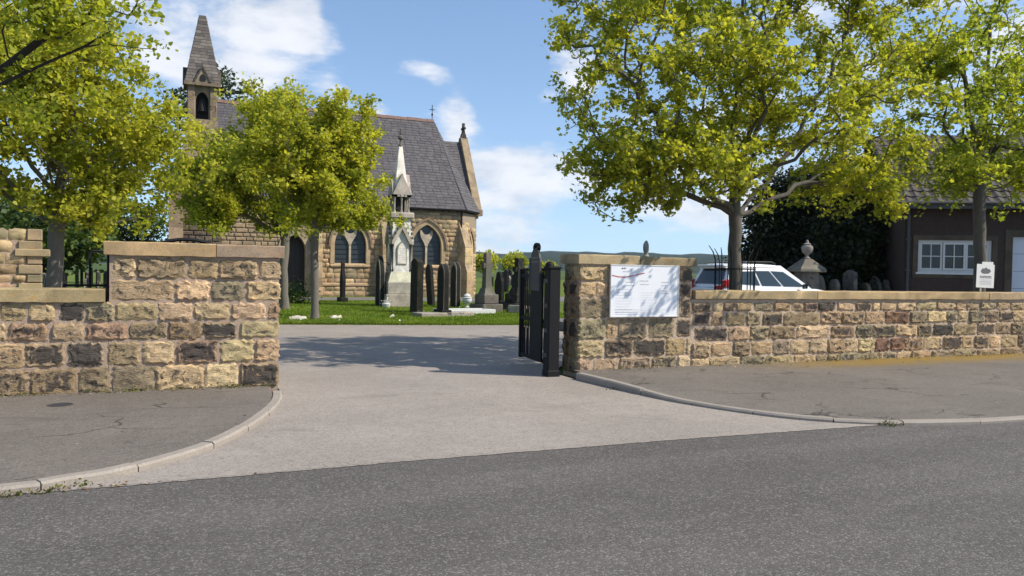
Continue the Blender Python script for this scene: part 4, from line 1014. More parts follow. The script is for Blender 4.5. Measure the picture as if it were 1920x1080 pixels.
def make_tree(name, base, label, group, trunk_pts, r_base, lobes, ntips, nleaf, lsize, seed, leafm, barkm, shape=LEAF10, sigma=0.2, shell=0.45, tintbias=0.0, rtip=0.006, cat='tree', wob=.05, nclus=0, nlimb=0, cs=.34, forkz=None):
    rng = np.random.default_rng(seed)
    root = empty(name, base, 0, label, cat, group)
    if nclus:      # twig tips come in bunches, with air between them
        cc = sample_lobes(rng, lobes, nclus, shell); tips = cc[rng.integers(0, nclus, ntips)]+rng.normal(size=(ntips, 3))*cs*np.array([1, 1, .75])
    else: tips = sample_lobes(rng, lobes, ntips, shell)
    limbs = []
    if nlimb:
        az = rng.uniform(0, 6.28)
        L_ = np.array([l[:6] for l in lobes]); 
        for k in range(nlimb):
            l = L_[k % len(L_)]; limbs.append(l[:3]+rng.normal(size=3)*l[3:6]*.25)
    tp = []
    for (p, q) in zip(trunk_pts, trunk_pts[1:]):
        k = max(1, int(math.dist(p, q)/.3))
        for i in range(k): tp.append(np.array(p)+(np.array(q)-np.array(p))*i/k + rng.normal(size=3)*(.012 if tp else 0)*np.array([1, 1, 0]))
    tp.append(np.array(trunk_pts[-1]))
    st = None if forkz is None else int(np.argmin([abs(q[2]-forkz) for q in tp]))
    arr, par, r, ti = skeleton(rng, tp, r_base, tips, rtip, wob=wob, limbs=limbs, start=st)
    tr = skin(arr, par, r, rng).build('trunk', barkm, root, 60)
    # leaves: bunches round each tip and along the last stretch of each twig
    cen = [arr[i] for i in ti]; 
    for i in ti:
        p = par[i]
        if p >= 0: cen.append(arr[i]*.45+arr[p]*.55)
    cen = np.array(cen); nc = len(cen)
    vig = rng.gamma(2.2, 1, nc); vig /= vig.sum(); ch = rng.choice(nc, nleaf, p=vig)
    off = rng.normal(size=(nleaf, 3))*sigma*np.array([1, 1, .8]); pos = cen[ch]+off
    clump = rng.normal(size=nc)*.20
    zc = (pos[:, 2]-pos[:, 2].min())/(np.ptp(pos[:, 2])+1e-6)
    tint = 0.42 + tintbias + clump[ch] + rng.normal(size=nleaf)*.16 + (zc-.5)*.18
    size = lsize*rng.uniform(.6, 1.25, nleaf)
    link('crown', leaf_mesh('crown', pos, size, shape, tint, rng, leafm), root)
    return root
G1 = 'maple trees in young spring leaf'
# the big maple behind the east wall
make_tree('maple_tree', (9.62, 11.95, 0), 'large maple in yellow-green spring leaf behind the right wall beside the white car', G1,
    [(0, 0, -.15), (0.02, 0, .4), (0.0, 0, 1.4), (-.02, 0, 2.6), (-.02, .05, 3.1), (-.05, .1, 4.2), (.1, .1, 5.4), (.1, .0, 6.6)], 0.118,
    [(-2.2, -.2, 4.6, 1.5, 1.8, 1.3, 4), (2.6, .3, 5.0, 1.5, 2.1, 1.5, 4.6), (-1.9, -.1, 6.2, 1.6, 2.0, 1.5, 5), (1.4, .2, 6.9, 1.9, 2.2, 1.6, 5), (.2, -.9, 5.0, 1.5, 1.3, 1.1, 2.4), (0, 1.4, 5.4, 2.0, 1.3, 1.8, 2.6), (3.3, -.3, 4.0, .8, 1.2, .9, 2.0), (-2.0, 0, 3.5, 1.2, 1.4, .55, 1.6), (.0, 0, 8.2, 2.6, 1.8, 1.0, 3.6), (3.7, .2, 6.2, 1.2, 1.8, 1.5, 3.6), (.55, -2.3, 4.5, 1.0, .7, .6, 1.5), (3.0, 0, 7.6, 1.4, 1.6, 1.0, 2.4), (-1.5, -.3, 3.25, 1.3, 1.2, .4, 1.8), (.9, .3, 4.3, 1.1, 1.2, .6, 1.8), (2.9, 0, 3.5, .6, .8, .6, 1.4)],
    1500, 60000, 0.080, 31, M_LEAF, M_BARK, LEAF10, .088, .34, -.06, rtip=.0065, nclus=265, nlimb=12, cs=.30, forkz=2.75)
make_tree('maple_tree', (16.4, 12.1, 0), 'thin maple with spreading bare limbs in front of the dark brick lodge', G1,
    [(0, 0, -.1), (0, 0, 1.6), (-.05, 0, 3.3), (0, 0, 4.4), (.1, 0, 5.6), (.1, 0, 7)], 0.125,
    [(-1.1, 0, 4.8, 1.5, 1.6, 1.4, 4), (1.0, 0, 5.2, 1.6, 1.7, 1.6, 4), (0, 0, 6.9, 1.8, 1.7, 1.2, 4), (-1.5, .2, 3.8, 1.3, 1.2, .5, 1.6), (1.3, .2, 3.6, 1.4, 1.2, .5, 1.6), (-1.6, 0, 6.2, 1.0, 1.2, 1.2, 2)],
    560, 19000, 0.085, 32, M_LEAFG, M_BARK, LEAF10, .10, .40, -.04, nclus=80, nlimb=9, cs=.30, forkz=3.5)
# west side
make_tree('maple_tree', (-2.35, 20.6, 0), 'round yellow-green maple behind the low left wall just right of the tan wall end', G1,
    [(0, 0, -.15), (.02, 0, 1.0), (.05, 0, 2.3), (.1, 0, 3.4), (.15, 0, 4.8), (.15, 0, 6.0)], 0.165,
    [(.2, 0, 4.7, 2.5, 2.4, 1.7, 8), (1.4, -.2, 4.0, 1.7, 1.8, 1.1, 4), (-1.3, 0, 3.9, 1.9, 1.8, 1.2, 4), (.0, 0, 6.0, 1.4, 1.7, 1.0, 3.6), (-1.2, 0, 5.6, 1.5, 1.5, 1.3, 3.4), (.1, -.5, 3.0, 2.2, 1.5, .5, 2.0), (1.6, 0, 4.7, 1.0, 1.4, .9, 1.6)],
    900, 46000, 0.104, 33, M_LEAF, M_BARKG, LEAF6, .125, .42, nclus=130, nlimb=10, cs=.36, forkz=2.4)
make_tree('maple_tree', (4.06, 24.35, 0), 'slender maple with pale trunk on the grass verge before the chapel', G1,
    [(0, 0, -.12), (-.02, 0, 1.2), (-.03, 0, 2.5), (0, 0, 3.1), (.1, 0, 4.2), (.05, 0, 5.6)], 0.12,
    [(.0, 0, 4.6, 1.8, 1.9, 1.4, 6), (.75, -.1, 4.0, 1.15, 1.5, .9, 3.0), (-.9, 0, 4.4, 1.6, 1.6, 1.3, 3.5), (.5, 0, 5.9, 1.0, 1.2, .9, 2.5), (-.5, 0, 5.6, 1.1, 1.2, 1.0, 2.2), (.2, 0, 3.25, 1.8, 1.5, .45, 2.2), (.9, 0, 4.9, .7, 1.0, .8, 1.2)],
    700, 36000, 0.112, 34, M_LEAF, M_BARKG, LEAF6, .125, .42, nclus=100, nlimb=9, cs=.34, forkz=2.6)
make_tree('maple_tree', (3.91, 29.98, 0), 'leaning maple whose grey trunk stands beside the chapel doorway', G1,
    [(0, 0, -.12), (-.05, 0, 1.4), (.0, 0, 2.6), (.45, 0, 3.5), (.2, 0, 4.6), (-.3, 0, 6.6)], 0.165,
    [(-1.9, 0, 4.7, 2.1, 2.1, 1.5, 6), (-.45, 0, 6.8, 1.2, 1.5, 1.4, 3.6), (-2.3, 0, 4.3, 1.5, 1.7, 1.0, 3.0), (.6, 0, 5.2, 1.8, 1.8, 1.5, 3), (-.8, 0, 3.5, 1.7, 1.5, .5, 1.8), (-2.2, 0, 5.0, 1.2, 1.4, .9, 1.6)],
    740, 40000, 0.128, 35, M_LEAF, M_BARKG, LEAF6, .15, .42, nclus=110, nlimb=9, cs=.4, forkz=2.7)
# overhanging boughs of a nearer tree that stands out of frame
make_tree('maple_tree', (-3.6, 12.6, 0), 'nearer tree whose dark boughs reach in at the top left corner', G1,
    [(0, 0, -.1), (.05, 0, 1.4), (.1, 0, 2.6), (.5, -.2, 3.2), (1.4, -.55, 3.65), (2.2, -.8, 4.1), (2.9, -1.05, 4.5)], 0.12,
    [(2.5, -1.0, 4.75, 1.15, .9, .5, 5), (1.2, -.4, 4.4, 1.2, 1.0, .9, 4), (-.6, 0, 4.8, 1.7, 1.7, 1.4, 5), (1.4, -.5, 5.4, 1.5, 1.2, .6, 3), (0, 0, 5.9, 1.5, 1.5, .9, 3)],
    330, 13000, 0.07, 36, M_LEAFG, M_BARKD, LEAF6, .10, .5, .10, rtip=.004, nclus=80, nlimb=5, cs=.22)
# background trees
make_tree('background_tree', (2.6, 62, 0), 'tall thin-leaved grey-green tree rising behind the chapel spire', None,
    [(0, 0, -.1), (0, 0, 5), (.2, 0, 10), (.3, 0, 15)], 0.3, [(1.2, 0, 13.6, 2.6, 2, 2.6, 4), (-1, 0, 12, 2.4, 2, 2.6, 4), (2.4, 0, 12, 1.8, 1.5, 1.6, 2)], 130, 2300, 0.33, 41, M_LEAFS, M_BARKD, LEAF4, .35, .5)
BG = [((-7.5, 52, 0), 6.2, 3.6, 'dark leafy tree far behind the low left wall'), ((-3.2, 58, 0), 7.0, 3.4, 'dark leaning tree standing just left of the chapel tower'), ((-12, 60, 0), 8.0, 4.2, 'dark tree at the far left edge of the churchyard'), ((-5.0, 40, 0), 4.4, 2.2, 'bushy dark green tree behind the yellow maple on the left')]
for i, (bs, h, rr, lb) in enumerate(BG):
    make_tree('background_tree', bs, lb, 'dark trees beyond the churchyard', [(0, 0, -.1), (.2, 0, h*.3), (.4, 0, h*.55), (.4, 0, h)], .24,
        [(0, 0, h*.62, rr, rr, h*.34, 5), (-rr*.5, 0, h*.45, rr*.7, rr*.7, h*.25, 3), (rr*.5, 0, h*.5, rr*.7, rr*.7, h*.25, 3)], 130, 6500, 0.26, 50+i, M_LEAFB, M_BARKD, LEAF4, .38, .5)
FT = [((33.5, 86, 0), 3.3, 1.7, 'leftmost of the three small round yellow-green trees far beyond the graves'), ((38.5, 88, 0), 3.4, 1.9, 'middle one of the three small round yellow-green trees far beyond the graves'), ((43.2, 90, 0), 2.5, 1.7, 'rightmost of the three small round yellow-green trees far beyond the graves')]
for i, (bs, h, rr, lb) in enumerate(FT):
    make_tree('distant_tree', bs, lb, 'small round trees far beyond the graves', [(0, 0, -.1), (0, 0, h*.4), (0, 0, h)], .1, [(0, 0, h*.72, rr, rr, h*.36, 5), (-rr*.4, 0, h*.6, rr*.6, rr*.6, h*.25, 2)], 80, 2600, 0.3, 60+i, M_LEAF, M_BARKG, LEAF4, .25, .5)
# dark yew trees behind the car
YW = [((22.4, 21.6, 0), 5.0, 1.3, 'narrow dark evergreen yew pressed against the side of the brick lodge'), ((22.3, 25.0, 0), 5.4, 1.7, 'dark evergreen yew farthest from the lodge, nearest the big maple'), ((24.4, 24.2, 0), 6.6, 2.9, 'tallest dark evergreen yew directly behind the stone urn pillar'), ((28.2, 23.4, 0), 6.0, 2.6, 'dark evergreen yew rising behind the corner of the lodge')]
for i, (bs, h, rr, lb) in enumerate(YW):
    make_tree('yew_tree', bs, lb, 'dark yew trees behind the parked car', [(0, 0, -.1), (0, 0, h*.3), (.1, 0, h*.9)], .22, [(0, 0, h*.30, rr, rr, h*.33, 4), (0, 0, h*.55, rr*.95, rr*.95, h*.33, 4), (.2, 0, h*.78, rr*.7, rr*.7, h*.22, 3)], 260, 26000, 0.16, 70+i, M_LEAFD, M_BARKD, LEAF4, .26, .38)
# ------------------------------------------------------------------ memorials in the churchyard
rgm = random.Random(77)
BLK = (0.030, 0.029, 0.027); GRY = (0.27, 0.255, 0.225); PALE = (0.60, 0.58, 0.53); LGT = (0.82, 0.80, 0.76)
LZ = GZ+0.03
def headstone(x, y, h, w_, label, top='lancet', th=0.13, lean=(0, 0), colr=BLK, soot=.7, base=True, rz=PI/2, bh=.22, group='dark headstones in front of the chapel', edge=None):
    """upright slab on a plinth; its broad faces look along the local y axis"""
    root = empty('headstone', (x, y, LZ), rz, label, 'headstone', group)
    zb = bh if base else -.1
    hw = w_/2
    if top == 'lancet': poly = arch(hw, zb, zb+(h-zb)*.62, (h-zb)*.38, 8)
    elif top == 'round': poly = arch(hw, zb, h-hw*1.02, hw*1.02, 8)
    elif top == 'shoulder': poly = [(-hw, zb), (-hw, h*.72), (-hw*.72, h*.80)] + arch(hw*.62, h*.82, h*.84, h*.16, 6) + [(hw*.72, h*.80), (hw, h*.72), (hw, zb)]
    elif top == 'bottle': poly = [(-hw*.8, zb), (-hw*.8, h*.25), (-hw, h*.45), (-hw, h*.55), (-hw*.75, h*.68), (-hw*.38, h*.80), (-hw*.35, h*.93), (0, h), (hw*.35, h*.93), (hw*.38, h*.80), (hw*.75, h*.68), (hw, h*.55), (hw, h*.45), (hw*.8, h*.25), (hw*.8, zb)]
    else: poly = [(-hw, zb), (-hw, h*.93), (-hw*.5, h*.97), (0, h), (hw*.5, h*.97), (hw, h*.93), (hw, zb)]
    b = MB().prism(poly, -th/2, th/2)
    slab = b.build('slab', M_GRAVE, root, 30, None, (lean[0], lean[1], 0), jit(colr, rgm, .1)+(soot,))
    if edge:   # paler rim: the sunlit edge is put into its colour
        k = len(poly); cxp = [(px*.86, zb+(pz-zb)*.94) for px, pz in poly]
        for s in (-1, 1):
            MB().strip(cxp, poly, s*th/2, s*(th/2+.02)).build('rim', M_GRAVE, slab, 30, None, None, edge+(.2,))
    if base: MB().cbox(-hw-.09, hw+.09, -th/2-.1, th/2+.1, -.08, bh, .02).build('plinth', M_GRAVE, root, None, None, None, jit(colr, rgm, .15)+(soot*.8,))
    return root
headstone(7.2, 35.9, 1.86, 0.66, 'bottle-shaped black headstone under the left chapel window', 'bottle', .14)
headstone(7.95, 32.07, 2.05, 0.80, 'tall black pointed headstone with a sunlit edge painted pale, left of the white monument', 'lancet', .16, base=False, edge=(0.24, 0.23, 0.21))
headstone(8.15, 27.53, 1.95, 0.86, 'broad sooty headstone with ivy on its edge, right of the white monument', 'square', .22, (0, R(-2)), (0.045, 0.046, 0.034), .6, base=False)
headstone(10.31, 32.6, 1.82, 0.72, 'black slab leaning steeply to the right between two upright headstones', 'round', .12, (0, R(14)), base=False)
headstone(8.5, 25.6, 1.75, 0.72, 'dark headstone on a stepped pale base nearest the drive', 'round', .15, (0, R(-1)), edge=(0.12, 0.10, 0.09))
headstone(10.84, 31.05, 1.86, 0.76, 'dark round-topped headstone with sunlit rim painted pale before the chapel corner', 'round', .15, base=False, edge=(0.26, 0.25, 0.22))
headstone(9.9, 34.2, 1.3, .7, 'small sooty headstone half hidden behind the leaning slab', 'shoulder', .12, colr=(0.08, .075, .07))
headstone(13.6, 33.0, 1.5, .8, 'low dark headstone beside the path right of the chapel', 'shoulder', .14)
# tall white monument: stepped base, inscribed die with gablet, open stage and spirelet
mx, my = 8.72, 32.05
mon = empty('monument', (mx, my, LZ), 0, 'tall pale stone memorial with gabled niche and slender spirelet', 'monument')
mon.scale = (.70, .70, 1.0)
def mp(mb, name, c=PALE, soot=.12, sm=None, m_=None): return mb.build(name, m_ or M_GRAVE, mon, sm, None, None, jit(c, rgm, .06)+(soot,))
mp(MB().cbox(-.98, .98, -.98, .98, -.1, .52, .03), 'base_step', (0.36, .345, .31), .25)
mp(MB().cbox(-.86, .86, -.86, .86, .52, 1.02, .03), 'base_step', (0.42, .40, .36), .2)
mp(MB().frustum((0, 0), .80, .80, 1.02, .62, .62, 1.42), 'weathered_base', PALE, .2)
mp(MB().frustum((0, 0), .60, .60, 1.42, .52, .52, 3.62), 'die', LGT, .08)
for a in range(4):
    rm = Matrix.Rotation(a*PI/2, 3, 'Z'); q = lambda mb: mb.xf(lambda p: rm @ p)
    mp(q(MB().prism([(-.60, 2.55), (-.60, 2.68), (0, 3.42), (.60, 2.68), (.60, 2.55), (.46, 2.55), (0, 3.16), (-.46, 2.55)], -.72, -.5)), 'gablet', (0.45, .43, .39), .22)
    for k in range(4):
        for s in (-1, 1):
            f = (k+.5)/4; mp(q(MB().lathe([(.01, -.06), (.07, -.03), (.07, .03), (.01, .07)], (s*.58*(1-f), -.66, 2.72+.72*f), 6)), 'crocket', (0.20, .19, .175), .5)
    mp(q(MB().lathe([(.02, -.1), (.1, -.02), (.05, .04), (.1, .1), (.02, .2)], (0, -.64, 3.46), 6)), 'gablet_finial', (0.16, .15, .14), .6)
    mp(q(MB().prism(arch(.30, 1.72, 2.25, .42, 6), -.625, -.52)), 'niche_panel', (0.30, .29, .27), .2)
    mp(q(MB().prism(arch(.24, 1.76, 2.25, .36, 6), -.64, -.6)), 'inscription_tablet', LGT, .05)
    for k in range(6):
        mp(q(MB().box(-.15+.02*(k % 3), .15-.03*(k % 2), -.643, -.62, 2.36-k*.09, 2.375-k*.09)), 'inscription_line', m_=M_INK)
    for s in (-1, 1): mp(q(MB().lathe([(.06, 0), (.06, .08), (.04, .1), (.04, .95), (.07, 1.0), (.07, 1.1)], (s*.52, -.58, 1.45), 8)), 'colonnette', (0.14, .135, .125), .6, 40)
mp(MB().cbox(-.70, .70, -.70, .70, 3.60, 3.84, .04), 'cornice', (0.44, .42, .385), .25)
for sx in (-1, 0, 1):
    for sy in (-1, 0, 1):
        if sx or sy: mp(MB().lathe([(.08, 0), (.08, .07), (.05, .09), (.05, .5), (.085, .56), (.085, .66)], (sx*.42, sy*.42, 3.84), 8), 'stage_column', (0.38, .36, .33), .3, 40)
mp(MB().box(-.24, .24, -.24, .24, 3.84, 4.5), 'stage_core', (0.05, .05, .048), .8)
for a in range(4):
    rm = Matrix.Rotation(a*PI/2, 3, 'Z')
    mp(MB().prism([(-.56, 4.48), (-.56, 4.56), (0, 5.42), (.56, 4.56), (.56, 4.48), (.30, 4.48), (.22, 4.60), (.12, 4.48), (-.12, 4.48), (-.22, 4.60), (-.30, 4.48)], -.56, -.1).xf(lambda p: rm @ p), 'stage_gable', (0.46, .44, .405), .15)
mp(MB().frustum((0, 0), .36, .36, 4.9, .10, .10, 6.55), 'spirelet', LGT, .12)
mp(MB().lathe([(.10, 0), (.13, .05), (.06, .12), (.05, .28), (.15, .36), (.15, .44), (.05, .52), (.07, .62), (.02, .76)], (0, 0, 6.52), 8), 'finial', (0.15, .145, .135), .5, 40)
# pillar memorial and others on the right of the chapel
def pillar_memorial(x, y, label, h, colr, soot=.3, name='pillar_memorial'):
    r_ = empty(name, (x, y, LZ), R(12), label, 'memorial', None)
    q = lambda mb, n_, c_: mb.build(n_, M_GRAVE, r_, 35, None, None, jit(c_, rgm, .08)+(soot,))
    q(MB().cbox(-.55, .55, -.55, .55, -.1, .30, .03), 'base_step', colr); q(MB().cbox(-.40, .40, -.40, .40, .30, .66, .03), 'base_step', colr)
    q(MB().frustum((0, 0), .30, .30, .66, .20, .20, .90), 'base_moulding', colr)
    q(MB().frustum((0, 0), .17, .17, .90, .14, .14, h*.78), 'shaft', colr)
    q(MB().box(-.24, .24, -.11, .11, h*.74, h*.83), 'cross_arm', colr); q(MB().box(-.13, .13, -.125, .125, h*.78, h), 'cross_head', colr)
    return r_
pillar_memorial(11.0, 27.93, 'grey stone cross on stepped base, shaded on its left side', 2.2, (0.17, .16, .14)).scale = (.82, .82, 1)
pillar_memorial(12.73, 28.89, 'slim dark stone cross standing just left of the open iron gate', 2.05, (0.06, .058, .054), .7)
# white kerbed grave with urn, flower pot
kg = empty('grave_kerb', (9.75, 26.9, LZ), R(8), 'low white marble grave surround on the grass', 'grave surround')
for s in (-1, 1):
    MB().cbox(-1.0, 1.0, s*.45-.07, s*.45+.07, -.05, .16, .015).build('kerb_rail', M_POT, kg); MB().cbox(s*1.0-.07, s*1.0+.07, -.38, .38, -.05, .15, .015).build('kerb_rail', M_POT, kg)
u = MB().lathe([(.11, 0), (.12, .03), (.05, .07), (.05, .14), (.16, .22), (.20, .32), (.18, .40), (.21, .43), (.14, .47), (.04, .5)], (0, 0, 0), 16); u.lathe([(.03, .48), (.16, .50), (.10, .56), (.02, .60)], (0, 0, 0), 12)
tag(u.build('flower_urn', M_POT, None, 40, (11.2, 30.6, LZ)), 'round white urn on the grass left of the grey stone cross', 'urn')
u = MB().lathe([(.10, 0), (.15, .05), (.17, .18), (.14, .22), (.13, .19), (.02, .18)], (0, 0, 0), 14)
pt = empty('flower_pot', (7.84, 30.6, LZ), 0, 'white pot at the foot of the pointed black headstone', 'pot'); u.build('pot', M_POT, pt, 40)
rr2 = np.random.default_rng(3); link('flowers', leaf_mesh('flowers', rr2.normal(size=(60, 3))*.07+np.array([0, 0, .26]), np.full(60, .08), LEAF4, rr2.random(60), rr2, M_POT), pt)
for i, (x, y, s) in enumerate(((3.55, 24.2, .28), (4.75, 24.6, .22), (6.6, 25.0, .12))):
    b = rock(s*1.8, s*.8, random.Random(200+i), 6, 4, .07, .16)
    tag(b.build('pale_stone', M_GRAVE, None, 30, (x, y, LZ+s*.2), (R(-65), 0, R(20*i)), PALE+(.1,)), ['flat pale stone lying left of the slender maple trunk', 'flat pale stone lying right of the slender maple trunk', 'small pale stone in the grass right of the slender maple'][i], 'stone')
tag(MB().cbox(-1.0, 1.0, -.35, .35, -.1, .14, .02).build('ledger_slab', M_GRAVE, None, None, (8.45, 25.35, LZ), (0, 0, R(10)), (0.34, .32, .29, .3)), 'low pale stepped slab under the dark headstone nearest the drive', 'slab')
k2 = empty('grave_kerb', (12.6, 27.2, LZ), R(30), 'dark stone grave surround right of the grey stone cross', 'grave surround')
for s in (-1, 1): MB().cbox(-1.0, 1.0, s*.45-.07, s*.45+.07, -.05, .20, .015).build('kerb_rail', M_GRAVE, k2, None, None, None, (0.16, .15, .14, .4))
MB().cbox(-1.07, -.93, -.38, .38, -.05, .30, .015).build('kerb_rail', M_GRAVE, k2, None, None, None, (0.42, .40, .37, .2))
# far rows of stones: nothing tells them apart at this distance
for i in range(26):
    d = rgm.uniform(52, 88); px = rgm.uniform(-.035, .022); a = YAW+px; x, y = d*math.sin(a), d*math.cos(a)
    r_ = headstone(x, y, rgm.uniform(.9, 1.6), rgm.uniform(.6, .9), 'small far-off headstone among the round yellow-green trees', rgm.choice(['round', 'lancet', 'square']), .14, colr=rgm.choice([BLK, BLK, GRY, PALE]), base=False, group='far rows of headstones', rz=PI/2+rgm.uniform(-.2, .2))
for i in range(14):
    d = rgm.uniform(30, 60); a = YAW+rgm.uniform(-.53, -.45); x, y = d*math.sin(a), d*math.cos(a)
    headstone(x, y, rgm.uniform(.8, 1.4), rgm.uniform(.6, .9), 'small headstone on the far lawn seen over the low left wall', rgm.choice(['round', 'lancet', 'square']), .14, colr=rgm.choice([BLK, GRY, PALE]), base=False, group='headstones beyond the left wall', rz=PI/2+rgm.uniform(-.2, .2))
# memorials behind the east wall
up_ = empty('urn_pillar', (19.3, 20.35, .1), R(-14), 'square stone pedestal with pyramid cap and carved urn behind the white car', 'monument')
q = lambda mb, n_, c_=(0.20, .19, .17): mb.build(n_, M_GRAVE, up_, 35, None, None, jit(c_, rgm, .06)+(.35,))
q(MB().cbox(-.45, .45, -.45, .45, -.05, .3, .03), 'base_step'); q(MB().frustum((0, 0), .31, .31, .3, .28, .28, 1.52), 'pedestal'); q(MB().cbox(-.46, .46, -.46, .46, 1.52, 1.62, .02), 'cap_slab')
q(MB().frustum((0, 0), .45, .45, 1.62, .12, .12, 1.95), 'pyramid_cap'); q(MB().lathe([(.10, 0), (.11, .04), (.05, .09), (.05, .13), (.15, .22), (.19, .34), (.18, .42), (.10, .47), (.13, .50), (.05, .54), (.05, .58), (.02, .64)], (0, 0, 1.94), 16), 'urn', (0.30, .285, .26))
for i, (x, y, h, w_, top, lb, ln) in enumerate((
    (20.5, 20.9, 1.42, .55, 'lancet', 'narrow headstone right beside the urn pedestal', 4), (20.75, 20.6, 1.30, .6, 'round', 'round-topped headstone second to the right of the urn pedestal', -3),
    (21.2, 20.3, 1.62, .8, 'square', 'tallest headstone between the urn pedestal and the lodge', 3), (21.75, 20.25, 1.20, .6, 'round', 'lowest headstone between the urn pedestal and the lodge', -6),
    (22.2, 20.05, 1.46, .7, 'lancet', 'leaning pointed headstone near the lodge corner', 12), (22.45, 19.95, 1.32, .5, 'shoulder', 'small headstone nearest the lodge corner', 2))):
    r_ = headstone(x, y, h, w_, lb, top, .12, (0, R(ln)), (0.17, .16, .14), .4, base=False, group='headstones behind the right wall', rz=R(70)); r_.location.z = .1

# ------------------------------------------------------------------ iron gates, railings
M_IRONL = simple('worn_light_iron', (0.16, 0.155, 0.16), 0.5, 0.3, 30)
gp = empty('gate_post', (5.44, 11.06, GZ), 0, 'stout black cast-iron gate post standing against the right stone pier', 'gate post')
MB().cbox(-.095, .095, -.095, .095, -.1, 1.66, .015).build('shaft', M_IRON, gp); MB().cbox(-.105, .105, -.105, .105, -.08, .10, .01).build('foot', M_IRON, gp)
MB().cbox(-.108, .108, -.108, .108, 1.655, 1.70, .012).build('collar', M_IRON, gp); MB().lathe([(.07, 0), (.07, .02), (.055, .05), (.02, .07)], (-.05, 0, 1.70), 14).build('cap', M_IRON, gp, 50)
for k in range(4):
    MB().cbox(-.112, -.09, -.05, .05, .30+k*.38, .36+k*.38, .006).build('hinge_bracket', M_IRONG, gp)
def gate_leaf(loc, rz, label, length, arch_rise, mirror=1, h=1.62):
    g = empty('iron_gate', loc, rz, label, 'gate', 'pair of open black iron gates')
    k = lambda mb, n_, m_=M_IRON: mb.build(n_, m_, g, 40)
    k(MB().cbox(0, .07, -.035, .035, .08, h, .008), 'stile'); k(MB().cbox(length-.07, length, -.035, .035, .08, h, .008), 'stile')
    for z in (.14, .78, h-.12): k(MB().cbox(.07, length-.07, -.022, .022, z-.03, z+.03, .006), 'rail')
    pts = [(length*i/16, 0, h-.02+arch_rise*math.sin(PI*i/16)) for i in range(17)]; k(MB().tube(pts, .026, 6), 'arched_rail')
    n = int(length/.085)
    for i in range(1, n):
        x = length*i/n; top = h-.04+arch_rise*math.sin(PI*i/n)
        b = MB().tube([(x, 0, .11), (x, 0, top)], .0125, 6); k(b, 'bar')
        if i % 2: k(MB().tube([(x+length/n/2, 0, .11), (x+length/n/2, 0, .62)], .010, 5), 'dog_bar')
    return g
gR = gate_leaf((5.52, 11.22, GZ+.03), R(84), 'open black iron gate leaf standing edge-on beside the right pier', 1.58, .02)
# flat cast panel with ring head fixed to the leaf
b = MB().cbox(.34, .90, .028, .055, .12, 1.55, .006); b.build('cast_panel', M_IRON, gR)
pn = MB().prism([(.36, 1.27), (.88, 1.27), (.87, 1.74), (.80, 1.88), (.72, 1.94), (.52, 1.94), (.44, 1.88), (.37, 1.74)], .056, .085).build('tablet', M_IRONG, gR)
ca = [2*PI*i/14 for i in range(14)]
MB().strip([(.62+.06*math.cos(a), 1.97+.035*math.sin(a)) for a in ca], [(.62+.14*math.cos(a), 1.97+.08*math.sin(a)) for a in ca], .035, .075, True).build('ring_head', M_IRON, gR)
for i in range(8): MB().box(.44, .80, .084, .092, 1.33+i*.066, 1.352+i*.066).build('raised_line', M_IRONL if i > 5 else M_IRONG, pn)
for s_ in (.36, .85): MB().box(s_, s_+.028, .084, .096, 1.28, 1.80).build('tablet_edge', M_IRONG, pn)
gate_leaf((1.10, 11.75, GZ+.03), PI, 'arched black iron gate leaf folded back behind the left pier', 1.72, .34)
rl = empty('iron_hoop', (-.81, 11.62, 1.0), 0, 'short black iron hoop railing between low wall and left pier', 'railing')
MB().tube([(-.11, 0, .05), (-.11, 0, .66), (-.09, 0, .68), (.09, 0, .68), (.10, 0, .66), (.10, 0, .05)], .017, 6).build('hoop', M_IRON, rl, 40); MB().tube([(-.4, 0, .24), (.2, 0, .24)], .014, 6).build('rail', M_IRON, rl, 40)
MB().box(-.42, -.38, -.02, .02, -1.1, .26).build('post', M_IRON, rl); MB().box(.16, .2, -.02, .02, -1.1, .70).build('post', M_IRON, rl)
tg = empty('tree_guard', (9.62, 11.95, .0), 0, 'black iron bar guard with bent tips around the big maple trunk', 'tree guard')
for i in range(12):
    a = 2*PI*i/12+.2; r_ = .36; lean_ = random.Random(i).uniform(-.08, .08); x, y = r_*math.cos(a), r_*math.sin(a); hgt = 1.98+.06*math.sin(i*2.1)
    MB().tube([(x, y, -.05), (x, y, hgt-.25), (x*1.08+lean_*.4, y*1.08, hgt-.10), (x*1.25+lean_, y*1.25, hgt+.02)], [.011, .011, .011, .007], 6).build('bar', M_IRON, tg, 40)
for z in (.5, 1.15, 1.62): MB().tube([(.365*math.cos(2*PI*i/20), .365*math.sin(2*PI*i/20), z) for i in range(21)], .013, 5).build('hoop', M_IRON, tg, 40)

